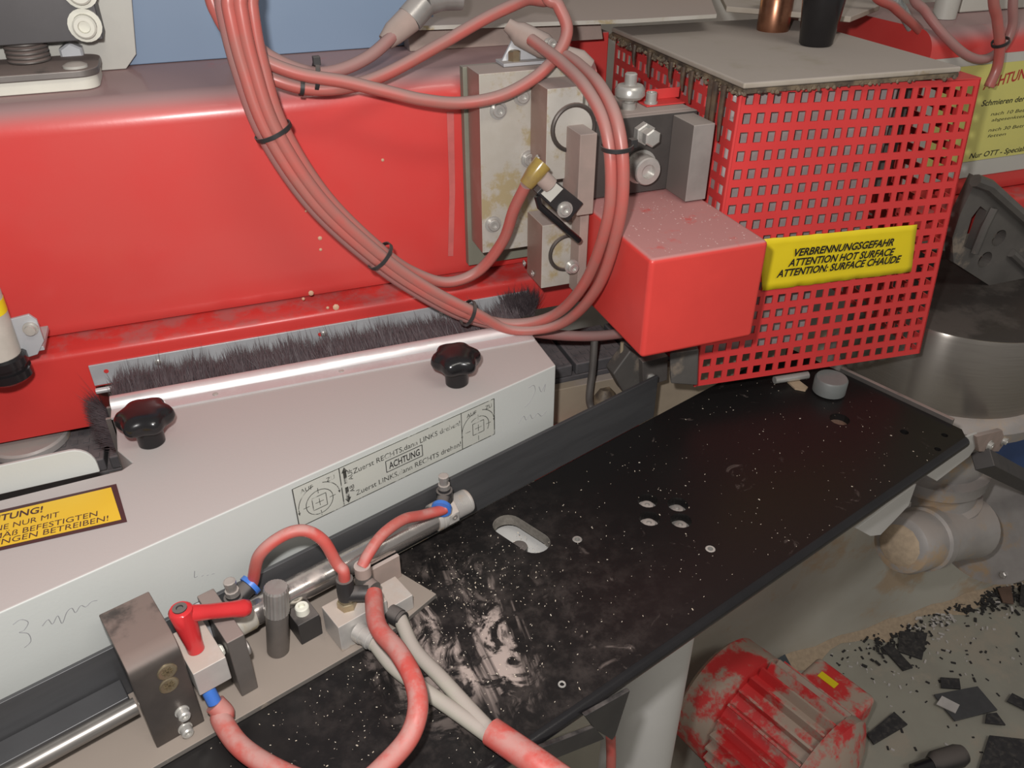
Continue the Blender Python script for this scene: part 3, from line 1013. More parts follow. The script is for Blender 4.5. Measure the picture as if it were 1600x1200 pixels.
YN = (0, -1, 0)
root = thing('slide_bracket', (0.30, 0.745, 1.065), 'stained aluminium slide bracket of stacked blocks bolted to the red beam', 'bracket')
MB().box(W, (0.2315, 0.762, 1.078), (0.350, 0.7718, 1.279)).build('green_backplate', mat('grey_green_plate', (0.22, 0.22, 0.17), None, 20, 0.6, dust=0.4), root, bevel=0.0008)
pa = MB().box(W, (0.2355, 0.726, 1.107), (0.345, 0.7618, 1.280)).build('rear_plate', alustain, root, bevel=0.0008)
for (px, py) in [(778, 172), (770, 350), (826, 248), (815, 150)]:
    screw(root, vy(px, py, 0.726), YN, 0.0058, 0.005)
pb = MB().box(W, (0.2855, 0.686, 1.189), (0.3205, 0.7258, 1.272)).build('upper_block', alustain, root, bevel=0.0008)
rb = vy(896, 200, 0.6858)
MB().torus(rb, YN, 0.0205, 0.0022, 32, 8).build('bore_ring', darkst, root)
MB().lathe(rb, YN, [(-0.0005, 0.0185), (0.0008, 0.0185)], 32).build('bore_plug', alustain, root)
pd_ = MB().box(W, (0.2835, 0.686, 1.078), (0.345, 0.7258, 1.145)).build('lower_block', alustain, root, bevel=0.0008)
MB().torus(vy(886, 395, 0.6858), YN, 0.0180, 0.0020, 32, 8).build('bore_ring', darkst, root)
for (px, py) in [(821, 411), (834, 427)]:
    q = plane(px, py, V3((0.2835, 0, 0)), V3((1, 0, 0)))
    screw(root, q, (-1, 0, 0), 0.0035, 0.0015, 0)
for (px, py) in [(822, 230), (842, 247)]:
    q = plane(px, py, V3((0.2855, 0, 0)), V3((1, 0, 0)))
    screw(root, q, (-1, 0, 0), 0.0035, 0.0015, 0)
MB().box(W, (0.314, 0.666, 1.075), (0.323, 0.6858, 1.16)).build('side_strip', dustside, root, bevel=0.0006)
screw(root, vy(893, 416, 0.666), YN, 0.005, 0.006)

root = thing('clamp_channel', (0.38, 0.68, 1.165), 'dark U shaped steel channel with hex bolts above the red cover box', 'channel')
z0, z1 = 1.1635, 1.2385
MB().box(W, (0.3218, 0.6905, z0), (0.444, 0.6998, z1)).build('web', webm, root, bevel=0.0008)
MB().box(W, (0.305, 0.655, z0), (0.3215, 0.6903, z1)).build('side_flange', dustside, root, bevel=0.0008)
MB().box(W, (0.4175, 0.652, z0), (0.4400, 0.6903, z1 - 0.002)).build('side_flange', flsteel, root, bevel=0.0008)
MB().box(W, (0.3465, 0.7002, z1 - 0.012), (0.4430, 0.768, z1)).build('top_ledge', dustside, root, bevel=0.0008)
hx = vy(1004, 207, 0.6903)
hb = MB().lathe(hx, YN, [(0, 0.0105), (0.007, 0.0105), (0.008, 0.009)], 6).build('hex_bolt', cherry, root, smooth=20)
MB().lathe(hx + V3((0, -0.008, 0)), YN, [(0, 0.0065), (0.006, 0.0065), (0.0061, 0.0085), (0.0125, 0.0085), (0.0135, 0.0070)], 6).build('bolt_tip', cherry, hb, smooth=20)
q = vy(1000, 260, 0.6903)
MB().lathe(q, YN, [(0, 0.0165), (0.002, 0.0165), (0.002, 0.0135), (0.016, 0.0135), (0.0175, 0.0125), (0.0175, 0.0070), (0.012, 0.0065)], 28).build('socket_screw', cherry, root, smooth=30)
MB().box(W, (0.3225, 0.6885, z0 + 0.001), (0.337, 0.6904, z0 + 0.022)).build('red_tab', red2, root)
q = V3((0.384, 0.706, z1))
MB().lathe(q + V3((0, 0.012, 0)), (0, 0, 1), [(0, 0.0070), (0.006, 0.0070), (0.0061, 0.005), (0.010, 0.005), (0.0101, 0.012), (0.013, 0.0145), (0.019, 0.0145), (0.022, 0.012), (0.0225, 0.006), (0.032, 0.006), (0.033, 0.005)], 24).build('adjusting_knob', cherry, root, smooth=40)
q = V3((0.410, 0.722, 0))
screw(root, V3((q.x, q.y, z1 + 0.0018)), (0, 0, 1), 0.0055, 0.010, 1.2)

# angled limit switch with brass elbow
root = thing('limit_switch', vy(880, 360, 0.6430), 'small black limit switch with amber hose fitting left of the red cover box', 'switch')
n_ = V3((0, -1, 0))
sw = [vy(838, 302, 0.6460), vy(862, 278, 0.6460), vy(912, 318, 0.6460), vy(888, 348, 0.6460)]
MB().prism(sw, V3((0, 0.018, 0))).build('housing', blackd, root, bevel=0.001)
MB().prism([vy(846, 303, 0.6445), vy(866, 284, 0.6445), vy(880, 295, 0.6445), vy(860, 316, 0.6445)], V3((0, 0.0014, 0))).build('type_plate', whitem, root, smooth=0)
MB().ring_sweep([vy(839, 306, 0.6450), vy(843, 322, 0.6450), vy(905, 376, 0.6450)], 0.003, 8).build('edge_lip', blackm, root)
screw(root, vy(882, 327, 0.6460), YN, 0.0052, 0.003)
e0, e1 = vy(858, 288, 0.6460), vy(836, 268, 0.6500)
MB().cyl(vy(860, 290, 0.6470), vy(846, 276, 0.6490), 0.0075, 0.0075, 16).build('elbow', dustside, root)
MB().ring_sweep([vy(848, 255, 0.6520), vy(836, 270, 0.6510), vy(822, 289, 0.6520)], [0.0088, 0.0085, 0.0066], 16).build('hose_fitting', clear, root)

# ================================================================== RED COVER BOX
root = thing('cover_box', (0.384, 0.625, 1.064), 'plain red painted metal box with chip dust on top before the guard', 'cover')
MB().box(W, (0.3255, 0.549, 1.0645), (0.4425, 0.700, 1.1615)).build('shell', redbox, root, bevel=0.0045, seg=3)
ch = MB()
rnd = random.Random(11)
for i in range(160):
    x, y = rnd.uniform(0.331, 0.438), rnd.uniform(0.556, 0.685)
    s = rnd.uniform(0.0003, 0.0008)
    ch.box(Frame((x, y, 1.1614), rnd.uniform(0, 3)), (-s, -s * .4, 0), (s, s * .4, s * .5))
ch.build('dust_chips', mat('pink_chips', (0.62, 0.45, 0.42), None, 200, 0.8), root, smooth=0, kind='stuff')

# ================================================================== PERFORATED GUARD AND GLUE POT
root = thing('perforated_guard', G(0.14, 0.15, 0.953), 'red perforated sheet metal guard with square holes around the glue pot', 'guard')


def gp(px, py, b=0.0):
    return G.inv(plane(px, py, G(0, b, 0), G.y))


c00, c10, c11, c01 = gp(1085, 604), gp(1437, 552), gp(1533, 124), gp(1160, 135)


def panel(q00, q10, q11, q01, nx, ny, thick, mx, my, fx, fy):
    """square-holed sheet between four corners; mx,my: solid margins as a share; thick: vector"""
    outer = [(0, 0), (1, 0), (1, 1), (0, 1)]
    holes = []
    for j in range(ny):
        for i in range(nx):
            cx = mx + (1 - 2 * mx) * (i + .5) / nx
            cy = my + (1 - 2 * my) * (j + .5) / ny
            w, h = fx * (1 - 2 * mx) / nx / 2, fy * (1 - 2 * my) / ny / 2
            holes.append([(cx - w, cy - h), (cx - w, cy + h), (cx + w, cy + h), (cx + w, cy - h)])
    vs_, fs = holed(outer, holes, 1.0)
    out = []
    for p in vs_:
        a = q00.lerp(q10, p.x)
        b = q01.lerp(q11, p.x)
        out.append(a.lerp(b, p.y) + thick * p.z)
    return out, fs


def gw(p):
    return G(p.x, p.y, p.z)


t0 = G.y * 0.0016
v_, f_ = panel(gw(c00), gw(c10), gw(c11), gw(c01), 18, 18, t0, 0.010, 0.008, 0.60, 0.58)
MB().add(v_, f_).build('front_panel', redmesh, root, smooth=0, fix=False)
back = G.y * 0.30
v_, f_ = panel(gw(c00) + back, gw(c00), gw(c01), gw(c01) + back, 18, 18, G.x * 0.0016, 0.010, 0.008, 0.60, 0.58)
MB().add(v_, f_).build('left_panel', redmesh_dirty, root, smooth=0, fix=False)
v_, f_ = panel(gw(c10), gw(c10) + back, gw(c11) + back, gw(c11), 18, 18, G.x * -0.0016, 0.010, 0.008, 0.60, 0.58)
MB().add(v_, f_).build('right_panel', redmesh, root, smooth=0, fix=False)
MB().ring_sweep([gw(c00) + V3((0.0008, 0.0008, 0)), gw(c01) + V3((0.0008, 0.0008, 0))], 0.0016, 10).build('corner_bend', redmesh_dirty, root)
LZ = 1.2765
lf, lr, lb = hz(1163, 130, LZ), hz(1504, 104, LZ), hz(955, 42, LZ)
MB().prism([gw(c11), gw(c11) + back, gw(c11) + back - G.x * 0.045, gw(c11) - G.x * 0.045], V3((0, 0, 0.0016))).build('top_flange', redmesh_dirty, root)
tab = MB().box(W, (0.402, 0.715, 1.2388), (0.444, 0.735, 1.2402))
tab.box(W, (0.402, 0.7336, 1.2402), (0.448, 0.735, 1.2500))
tab.build('mounting_tab', redmesh_dirty, root, bevel=0.0005)
# hot surface sticker
SD = 0.0011
sq = [gp(1188, 373), gp(1432, 350), gp(1423, 424), gp(1190, 453)]
rowsn, colsn = 8, 26
vs_, fs = [], []
rnd = random.Random(5)
for j in range(rowsn + 1):
    for i in range(colsn + 1):
        a = sq[3].lerp(sq[2], i / colsn)
        b = sq[0].lerp(sq[1], i / colsn)
        p = a.lerp(b, j / rowsn)
        d = SD + 0.0004 * math.sin(i * 1.9) * math.cos(j * 2.3) + (rnd.uniform(0, .0012) if j in (0, rowsn) else 0)
        vs_.append(G(p.x, p.y - d, p.z))
for j in range(rowsn):
    for i in range(colsn):
        n = j * (colsn + 1) + i
        fs.append((n, n + 1, n + colsn + 2, n + colsn + 1))
n = len(vs_)
hs = MB().add(vs_, fs)
hso = hs.build('hot_surface_sticker', yellow, root, smooth=60, fix=False)
hso['label'] = 'yellow hot surface warning sticker with three lines of black capitals'
md = hso.modifiers.new('thickness', 'SOLIDIFY')
md.thickness = 0.0004
t = MB()


def hot_line(txt, ax, ay, bx, by, ux, uy, cap):
    a, b = gp(ax, ay), gp(bx, by)
    text_on(t, txt, G(a.x, a.y - 0.0026, a.z), G(b.x, b.y - 0.0026, b.z), V3((0, 0, 1)), cap, 0.0, 0.028, 0.22)


hot_line('VERBRENNUNGSGEFAHR', 1238, 399, 1393, 382, 0, 0, 0.0080)
hot_line('ATTENTION HOT SURFACE', 1229, 415, 1394, 397, 0, 0, 0.0080)
hot_line('ATTENTION: SURFACE CHAUDE', 1211, 432, 1404, 408, 0, 0, 0.0080)
t.build('lettering', blackink, hso, smooth=0, fix=False)

root = thing('glue_pot', G(0.11, 0.14, 0.97), 'dusty glue pot with flat overhanging lid inside the red guard', 'glue pot')
MB().box(G, (0.006, 0.014, 1.075), (0.185, 0.26, 1.262)).build('pot_body', gluepot, root, bevel=0.004)
MB().box(G, (0.012, 0.024, 0.965), (0.150, 0.24, 1.074)).build('pot_foot', gluepot, root, bevel=0.004)
MB().box(G, (0.186, 0.03, 1.14), (0.215, 0.20, 1.258)).build('heater_block', castdark, root, bevel=0.003)
e_ = lb - lf
lid = MB().prism([lf, lr, lr + e_, lb], V3((0, 0, -0.0055))).build('lid', lidm, root, bevel=0.002)
LD = V3((0, 0, -0.0057))
MB().prism([lf + LD + V3((.001, .001, 0)), lr + LD + V3((-.001, .001, 0)), lr + LD + e_ + V3((-.001, 0, 0)), lb + LD + V3((.001, 0, 0))], V3((0, 0, -0.004))).build('sealing_rim', gluecrust, lid)
rim = MB()
rnd = random.Random(8)
e = (lb - lf)
for i in range(260):                           # dried glue beads under the lid edge
    if i < 225:
        k = rnd.random()
        p = lf + e * k + V3((rnd.uniform(-0.002, 0.001), 0, -0.008 - rnd.uniform(0, .007) * (0.4 + 0.6 * math.sin(k * 9) ** 2)))
        p.x -= 0.0005
    else:
        k = rnd.random()
        p = lf + (lr - lf) * k + V3((0, rnd.uniform(-0.0025, 0.0005), -0.008 - rnd.uniform(0, .0015)))
    r = rnd.uniform(0.0008, 0.0022)
    rim.lathe(p + V3((0, 0, -r)), (rnd.gauss(0, .3), rnd.gauss(0, .3), 1), [(0, r * .3), (r * .5, r), (r * 1.3, r * .9), (r * 2, r * .2)], 6)
rim.build('glue_crust', gluecrust, lid, kind='stuff')
DG = mat('dark_glue', (0.05, 0.035, 0.028), (0.12, 0.08, 0.05), 60, 0.35)
for k, L_ in ((0.09, 0.05), (0.14, 0.085), (0.17, 0.06), (0.30, 0.03), (0.36, 0.022), (0.45, 0.02), (0.62, 0.025), (0.75, 0.02)):
    p = lf + e * k + V3((-0.0035, 0, -0.007))
    MB().ring_sweep([p, p + V3((-0.001, -0.001, -L_ * .6)), p + V3((-0.0005, -0.002, -L_))], [0.0030, 0.0022, 0.0010], 8).build('glue_drip', DG, lid)
cc = hz(1207, 47, LZ)
o = MB().lathe(cc, (0, 0, 1), [(0, 0.0175), (0.004, 0.0180), (0.033, 0.0180), (0.036, 0.0165), (0.036, 0.010), (0.034, 0.009)], 26).build('copper_plug', copper, smooth=40)
tag(o, 'tarnished copper plug standing on the glue pot lid beside the black handle', 'plug')
cc = hz(1274, 70, LZ)
o = MB().lathe(cc, (0, 0, 1), [(0, 0.0155), (0.002, 0.0170), (0.055, 0.0225), (0.11, 0.0240), (0.116, 0.020)], 28).build('handle', blackm, root, smooth=40)
o['label'] = 'black tapered plastic handle on the lid'

# brass coloured fittings behind the lid
o = MB().hexa([V3((0.555, 0.965, 1.2735)), V3((0.60, 0.955, 1.2735)), V3((0.60, 0.985, 1.2735)), V3((0.555, 0.99, 1.2735))],
              [V3((0.550, 0.965, 1.34)), V3((0.61, 0.955, 1.34)), V3((0.61, 0.985, 1.34)), V3((0.55, 0.99, 1.34))]).build('brass_bracket', brass, bevel=0.002)
tag(o, 'dirty brass coloured bracket behind the lid left of the copper plug', 'bracket')
o = MB().prism([hz(1120, -20, 1.30), hz(1135, 10, 1.298), hz(1190, 14, 1.298), hz(1330, 26, 1.296), hz(1375, 8, 1.296), hz(1360, -25, 1.30)], V3((0, 0, -0.006))).build('stained_metal_tray', lidm, bevel=0.001)
tag(o, 'stained flat metal tray behind the copper plug and black handle', 'tray')
o = MB().box(W, (0.72, 0.955, 1.24), (0.75, 0.965, 1.291)).build('tray_post', dustside)
tag(o, 'short post holding the stained metal tray at its right end', 'post')
o = MB().box(W, (0.92, 0.86, 1.2735), (1.45, 0.90, 1.40)).build('grey_cabinet', whitem, bevel=0.002)
tag(o, 'pale grey box on the beam at the top right corner', 'cabinet')
o = MB().cyl(V3((0.875, 0.84, 1.2735)), V3((0.875, 0.84, 1.36)), 0.014, None, 18).build('grey_post', whitem)
tag(o, 'round pale post on the beam left of the grey box', 'post')

# ================================================================== HOSES


def hose_(name, pts, r, m_, label, n=8, cat='hose', group=None, seg=12):
    P3 = [vy(*q) if len(q) == 3 else V3(q[3]) for q in pts]
    if pts[0][1] < -10:                         # the hose goes on upwards out of the picture
        P3 = [P3[0] + V3((-0.03, 0.06, 0.42)), P3[0] + V3((-0.006, 0.02, 0.12))] + P3
    if pts[-1][1] < -10:
        P3 = P3 + [P3[-1] + V3((0.006, 0.02, 0.12)), P3[-1] + V3((0.03, 0.06, 0.42))]
    o = MB().ring_sweep(spline(P3, n), r, seg).build(name, m_, smooth=60)
    tag(o, label, cat, group)
    return o


HR = 0.0054
main = [(368, -45, .715), (374, 15, .712), (392, 100, .710), (428, 205, .706), (500, 315, .702), (592, 402, .700), (662, 452, .698), (733, 490, .695)]


def along(dx0, dx1, dd):
    n = len(main)
    out = []
    for i, (x, y, d) in enumerate(main):
        k = i / (n - 1)
        dx = dx0 + (dx1 - dx0) * k
        nx_ = 0.85 - 0.35 * k
        out.append((x + dx * nx_, y - dx * (1 - nx_) * .9, d + dd))
    return out


a = along(-22, -3, -.007)
hose_('air_hose', a + [(800, 506, .688), (866, 492, .665), (915, 440, .628), (948, 350, .600), (955, 270, .598), (945, 195, .612), (916, 138, .645), (880, 100, .690), (852, 78, .72), (830, 62, .74)], HR, hose,
      'red air hose of the looping pair, the inner one left of the red cover box', group='red air hoses')
a = along(2, 9, -.009)
hose_('air_hose', a + [(800, 515, .684), (878, 505, .660), (934, 448, .620), (966, 352, .594), (974, 270, .592), (964, 190, .606), (938, 135, .640), (905, 102, .685), (885, 88, .71)], HR, hose,
      'red air hose of the looping pair, the outer one crossing the red cover box', group='red air hoses')
a = along(26, 13, .000)[:6]
hose_('air_hose', a + [(652, 428, .704), (700, 441, .704), (748, 423, .700), (786, 376, .682), (803, 328, .666), (822, 289, .652)], HR, hose,
      'red air hose leaving the bundle and rising to the amber fitting', group='red air hoses')
a = along(-34, -12, .004)
hose_('air_hose', a + [(800, 513, .694), (866, 523, .694), (930, 525, .694), (995, 518, .70), (1060, 510, .71)], HR * 1.05, hosepale,
      'dusty red air hose running level below the loop and behind the red cover box', group='red air hoses')
hose_('air_hose', [(322, -35, .735), (342, 25, .732), (368, 62, .730), (412, 94, .728), (470, 116, .726), (540, 128, .725), (600, 142, .722), (660, 156, .718), (720, 161, .715), (785, 149, .71), (840, 118, .71), (874, 80, .715), (886, 45, .72), (872, 8, .73), (850, -30, .74)], HR * 1.02, hose,
      'red air hose sagging across the beam in the lower big loop at the top', group='red air hoses')
hose_('air_hose', [(348, -30, .742), (368, 40, .738), (404, 106, .735), (440, 128, .732), (490, 139, .731), (545, 135, .732), (604, 115, .74), (680, 74, .75), (760, 28, .76), (820, 0, .77), (870, -22, .78)], HR * 1.02, hose,
      'red air hose rising to the top edge between tie and metal shelf', group='red air hoses')
hose_('air_hose', [(392, -30, .748), (385, 30, .746), (402, 72, .744), (440, 98, .744), (490, 114, .744), (535, 108, .748), (580, 86, .757), (616, 54, .77), (630, 40, .775)], HR * 1.02, hosepale,
      'dusty red air hose ending in the taped metal coupling by the blue panel', group='red air hoses')
hose_('air_hose', [(382, -45, .716), (384, 20, .716), (388, 60, .716), (402, 110, .716), (425, 190, .714), (470, 270, .710), (540, 352, .7085), (592, 399, .708), (640, 432, .706)], HR, hosepale,
      'dusty red air hose at the back of the thick bundle', group='red air hoses')

root = thing('hose_coupling', vy(640, 34, .78), 'taped metal hose coupling in front of the blue panel', 'coupling')
MB().ring_sweep([vy(602, 66, .772), vy(615, 52, .774), vy(640, 30, .778)], [0.0075, 0.0105, 0.0120], 14).build('tape_wrap', dustside, root)
MB().ring_sweep([vy(640, 30, .778), vy(662, 5, .782)], 0.0125, 14).build('nut', steel, root)
MB().ring_sweep([vy(662, 6, .782), vy(690, -3, .79), vy(720, -4, .79)], 0.011, 12).build('pipe', steel, root)

# connector body on the slide bracket
root = thing('valve_body', V3((0.30, 0.75, 1.28)), 'dust caked air valve on a zinc foot above the aluminium blocks', 'valve')
MB().ring_sweep([vy(792, 38, .765), vy(803, 46, .762), vy(812, 53, .76), vy(850, 72, .745), vy(860, 78, .742)], [0.006, 0.0075, 0.011, 0.0115, 0.009], 14).build('barrel', dustside, root)
MB().ring_sweep([vy(862, 82, .735), vy(905, 98, .722), vy(920, 108, .718)], [0.009, 0.0115, 0.009], 14).build('barrel', dustside, root)
fo = MB().prism([vy(802, 60, .762), vy(826, 70, .758), vy(842, 96, .752), vy(790, 104, .752), vy(784, 96, .754)], V3((0, 0.003, 0)))
fo.box(W, (0.265, 0.742, 1.2805), (0.318, 0.765, 1.2835))
fo.build('zinc_foot', zinc, root, bevel=0.0005)
MB().lathe(V3((0.279, 0.752, 1.2835)), (0, 0, 1), [(0, 0.006), (0.008, 0.006), (0.009, 0.004)], 6).build('hex_bolt', goldb, root, smooth=20)
screw(root, vy(858, 71, .733), (0.2, -1, 0.3), 0.005, 0.006, 1.3)

# hoses at the top right
hose_('air_hose', [(1360, -30, .80), (1398, 12, .80), (1432, 42, .80), (1462, 75, .80), (1490, 100, .80)], 0.0052, hose, 'red air hose slanting behind the lid right of the black handle', group='hoses at the top right')
hose_('braided_hose', [(1395, -30, .815), (1412, 20, .815), (1432, 55, .815), (1455, 90, .815)], 0.0060, mat('braided_grey', (0.40, 0.42, 0.40), (0.25, 0.27, 0.26), 400, 0.4), 'grey braided hose behind the slanting red hose at top right')
hose_('air_hose', [(1425, -25, .80), (1446, 18, .79), (1480, 60, .77), (1512, 87, .757), (1540, 92, .752), (1566, 74, .752), (1582, 40, .752), (1586, -25, .755)], 0.0052, hosepale, 'red hose hanging in a U at the top right corner', group='hoses at the top right')
hose_('air_hose', [(1553, -25, .745), (1558, 30, .743), (1562, 70, .742), (1558, 105, .742), (1545, 136, .74)], 0.0058, hose, 'shiny red hose dropping to the upper right guard corner', group='hoses at the top right')


def tie(px, py, d, dirpx, R_, label, head=True):
    c = vy(px, py, d)
    c2 = vy(px + dirpx[0], py + dirpx[1], d)
    n = (c2 - c).normalized()
    root = thing('cable_tie', c, label, 'cable tie', 'black cable ties')
    mb = MB()
    mb.band(c, n, R_, 0.0034, 0.0011).build('strap', blackd, root)
    if head:
        s = n.cross(V3((0, -1, 0))).normalized()
        hcen = c + s * R_ * (1 if s.z > 0 else -1) + V3((0, -0.003, 0.001))
        fr = Frame(hcen, math.atan2(n.y, n.x))
        MB().box(fr, (-0.003, -0.0035, -0.0025), (0.003, 0.003, 0.0045)).build('lock_head', blackd, root, bevel=0.0005)


tie(427, 205, .706, (40, 70), 0.0152, 'black cable tie round the thick hose bundle, highest on its left run', False)
tie(594, 400, .6985, (50, 40), 0.0140, 'black cable tie round the hose bundle before the middle of the red beam', False)
tie(731, 489, .6895, (60, 22), 0.0125, 'black cable tie round the bundle just above the brush', False)
tie(964, 229, .6025, (-1, 40), 0.0128, 'black cable tie round the looping pair beside the hex bolt')
tie(493, 120, .735, (60, 6), 0.0118, 'black cable tie with square lock head at the top hose crossing')
tie(471, 136, .731, (60, 8), 0.0062, 'small black cable tie left of the square headed one', False)
tie(1563, 66, .743, (3, 40), 0.0085, 'black cable tie on the shiny red hose at the top right', False)

# ================================================================== FEED TABLE
TZ = 0.920
TH = 0.013


def circ(cx, cy, r, n=20):
    return [(cx + r * math.cos(-2 * math.pi * k / n), cy + r * math.sin(-2 * math.pi * k / n)) for k in range(n)]


root = thing('feed_table', T(0.4, 0.36, TZ - TH), 'long black laminate feed table with slot and bolt holes dusted with sawdust', 'table')
table_root = root
sl = []
sc_, sw_, sl_ = (0.357, 0.4275), 0.0145, 0.0165
ang0 = math.radians(8)
for k in range(13):
    a = math.pi * k / 12
    sl.append((sw_ * math.cos(a), sl_ + sw_ * math.sin(a)))
for k in range(13):
    a = math.pi + math.pi * k / 12
    sl.append((sw_ * math.cos(a), -sl_ + sw_ * math.sin(a)))
sl = [(sc_[0] + x * math.cos(ang0) - y * math.sin(ang0), sc_[1] + x * math.sin(ang0) + y * math.cos(ang0)) for x, y in sl][::-1]
quad = [T.inv(hz(px, py, TZ)) for px, py in ((1012, 782), (1059, 788), (1015, 810), (1064, 813))]
small = [T.inv(hz(px, py, TZ)) for px, py in ((902, 842), (1110, 857))]
dark_ = [T.inv(hz(px, py, TZ)) for px, py in ((1312, 655), (1413, 675), (1476, 680), (1465, 702))]
holes = [sl] + [circ(p.x, p.y, 0.0100) for p in quad] + [circ(p.x, p.y, 0.0048, 14) for p in small] + \
        [circ(p.x, p.y, r, 14) for p, r in zip(dark_, (0.011, 0.0045, 0.0035, 0.0035))]
outer = [(-0.25, 0.284), (0.822, 0.2412), (0.832, 0.250), (0.833, 0.476), (-0.25, 0.476)]
vs_, fs = holed(outer, holes, TH)
tb = MB().add([T(p.x, p.y, TZ - TH + p.z) for p in vs_], fs).build('table_plate', tablem, root, smooth=0, bevel=0)
MB().ring_sweep([T(-0.25, 0.2842, TZ - 0.0068), T(0.822, 0.2414, TZ - 0.0068)], 0.0068, 14).build('edge_strip', blackm, root)
inner = [(sc_[0] + (a - sc_[0]) * 0.985, sc_[1] + (b - sc_[1]) * 0.985) for a, b in sl]
n_s = len(sl)
lin = MB().add([T(a, b, z) for z in (TZ - TH, TZ - 0.0012) for a, b in sl] + [T(a, b, z) for z in (TZ - TH, TZ - 0.0012) for a, b in inner],
               [(2 * n_s + i, 2 * n_s + (i + 1) % n_s, 3 * n_s + (i + 1) % n_s, 3 * n_s + i) for i in range(n_s)] +
               [(n_s + i, n_s + (i + 1) % n_s, 3 * n_s + (i + 1) % n_s, 3 * n_s + i) for i in range(n_s)])
lin.build('slot_lining', mat('particle_board_core', (0.22, 0.20, 0.175), (0.16, 0.145, 0.125), 200, 0.8), root, smooth=60)
for p in quad:
    c = T(p.x, p.y, TZ - TH + 0.001)
    MB().lathe(c, (0, 0, 1), [(0, 0.0098), (0.0025, 0.0098), (0.0026, 0.0062), (0.0065, 0.0060), (0.007, 0.005), (0.007, 0.0025), (0.005, 0.002)], 20).build('sunk_bolt', steel, root, smooth=30)
for p in small:
    c = T(p.x, p.y, TZ - 0.0115)
    MB().lathe(c, (0, 0, 1), [(0, 0.0046), (0.0108, 0.0046), (0.0112, 0.0040), (0.0112, 0.0026), (0.001, 0.0024)], 16).build('threaded_insert', cherry, root, smooth=30)
MB().lathe(T(dark_[0].x, dark_[0].y, TZ - TH + 0.001), (0, 0, 1), [(0, 0.0106), (0.004, 0.0106)], 14).build('wood_plug', scrapb, root)
c = T.inv(hz(878, 1070, TZ))
MB().torus(T(c.x, c.y, TZ + 0.0006), (0, 0, 1), 0.0024, 0.0008, 16, 6).build('shiny_eyelet', cherry, root)
rnd = random.Random(21)
cw = MB()
for i in range(1150):
    k = rnd.random()
    if k < 0.45:
        u_, v_ = rnd.uniform(0.05, 0.81), rnd.uniform(0.245, 0.47)
    elif k < 0.72:
        u_, v_ = rnd.gauss(0.27, 0.045), rnd.gauss(0.41, 0.025)
    elif k < 0.86:
        u_, v_ = rnd.gauss(0.27, 0.07), rnd.gauss(0.35, 0.04)
    else:
        u_, v_ = rnd.gauss(0.12, 0.08), rnd.uniform(0.33, 0.40)
    if not (0.0 < u_ < 0.82 and 0.276 - 0.04 * u_ < v_ < 0.474):
        continue
    if u_ < 0.24 and v_ > 0.40:
        continue
    s = min(0.0010, abs(rnd.gauss(0.00014, 0.00018)) + 0.00012)
    cw.box(Frame(T(u_, v_, TZ), rnd.uniform(0, 3)), (-s * 1.3, -s * .5, 0), (s * 1.3, s * .5, s * .6))
cw.build('sawdust_specks', chipw, root, smooth=0, kind='stuff')

fn = MB()
pr = [(0.476, 0.9205), (0.476, 0.975), (0.4795, 0.975), (0.4795, 0.9205)]
fn.prism([T(-0.25, v_, z) for v_, z in pr], T.x * 0.838)
o = fn.build('table_fence', fencem, bevel=0.0006)
tag(o, 'dark anodised fence strip along the rear edge of the black table', 'fence')

# seen through the slot: a grey plate with a black knob below the table
root = thing('under_table_plate', T(0.35, 0.43, 0.893), 'light grey plate with a black knob seen through the table slot', 'plate')
MB().box(T, (0.30, 0.36, 0.893), (0.43, 0.52, 0.897)).build('plate', legm, root, bevel=0.0005)
MB().lathe(T(0.352, 0.424, 0.897), (0, 0, 1), [(0, 0.0075), (0.012, 0.0075), (0.0125, 0.005)], 18).build('black_knob', blackd, root, smooth=40)
MB().lathe(T(0.352, 0.468, 0.897), (0, 0, 1), [(0, 0.0025), (0.001, 0.002)], 12).build('screw', steel, root)

# ================================================================== CLAMP ASSEMBLY ON THE TABLE
BZ = 0.9250
root = thing('base_plate', T(0.07, 0.44, TZ), 'grey dusty steel base plate carrying clamp and cylinder on the table', 'plate')
MB().prism([T(-0.20, 0.408, TZ + .0002), T(0.206, 0.403, TZ + .0002), T(0.252, 0.412, TZ + .0002), T(0.240, 0.458, TZ + .0002), T(0.20, 0.4755, TZ + .0002), T(-0.20, 0.4755, TZ + .0002)], V3((0, 0, 0.0048))).build('plate', baseplate, root, bevel=0.0007)
root = thing('clamp_bracket', T(0.037, 0.45, BZ), 'dark folded steel bracket with rounded bend beside the red lever', 'bracket')
u0_, u1_ = 0.0205, 0.0545
prof = [(0.4755, 0.995), (0.4755, 1.010)]
R_ = 0.014
for k in range(7):
    a = math.pi / 2 * k / 6
    prof.append((0.4175 + R_ - R_ * math.sin(a), 1.010 - R_ + R_ * math.cos(a)))
prof += [(0.4175, BZ), (0.4265, BZ)]
for k in range(5):
    a = math.pi / 2 * k / 4
    prof.append((0.4265 + 0.006 * (1 - math.cos(a)), 0.995 - 0.006 + 0.006 * math.sin(a)))
MB().prism([T(u0_, v_, z) for v_, z in prof], T.x * (u1_ - u0_)).build('folded_plate', darkst, root, bevel=0.0008)
MB().box(T, (u0_ + 0.002, 0.4268, BZ), (u1_ - 0.004, 0.472, 0.9945)).build('inner_block', castdark, root, bevel=0.0008)
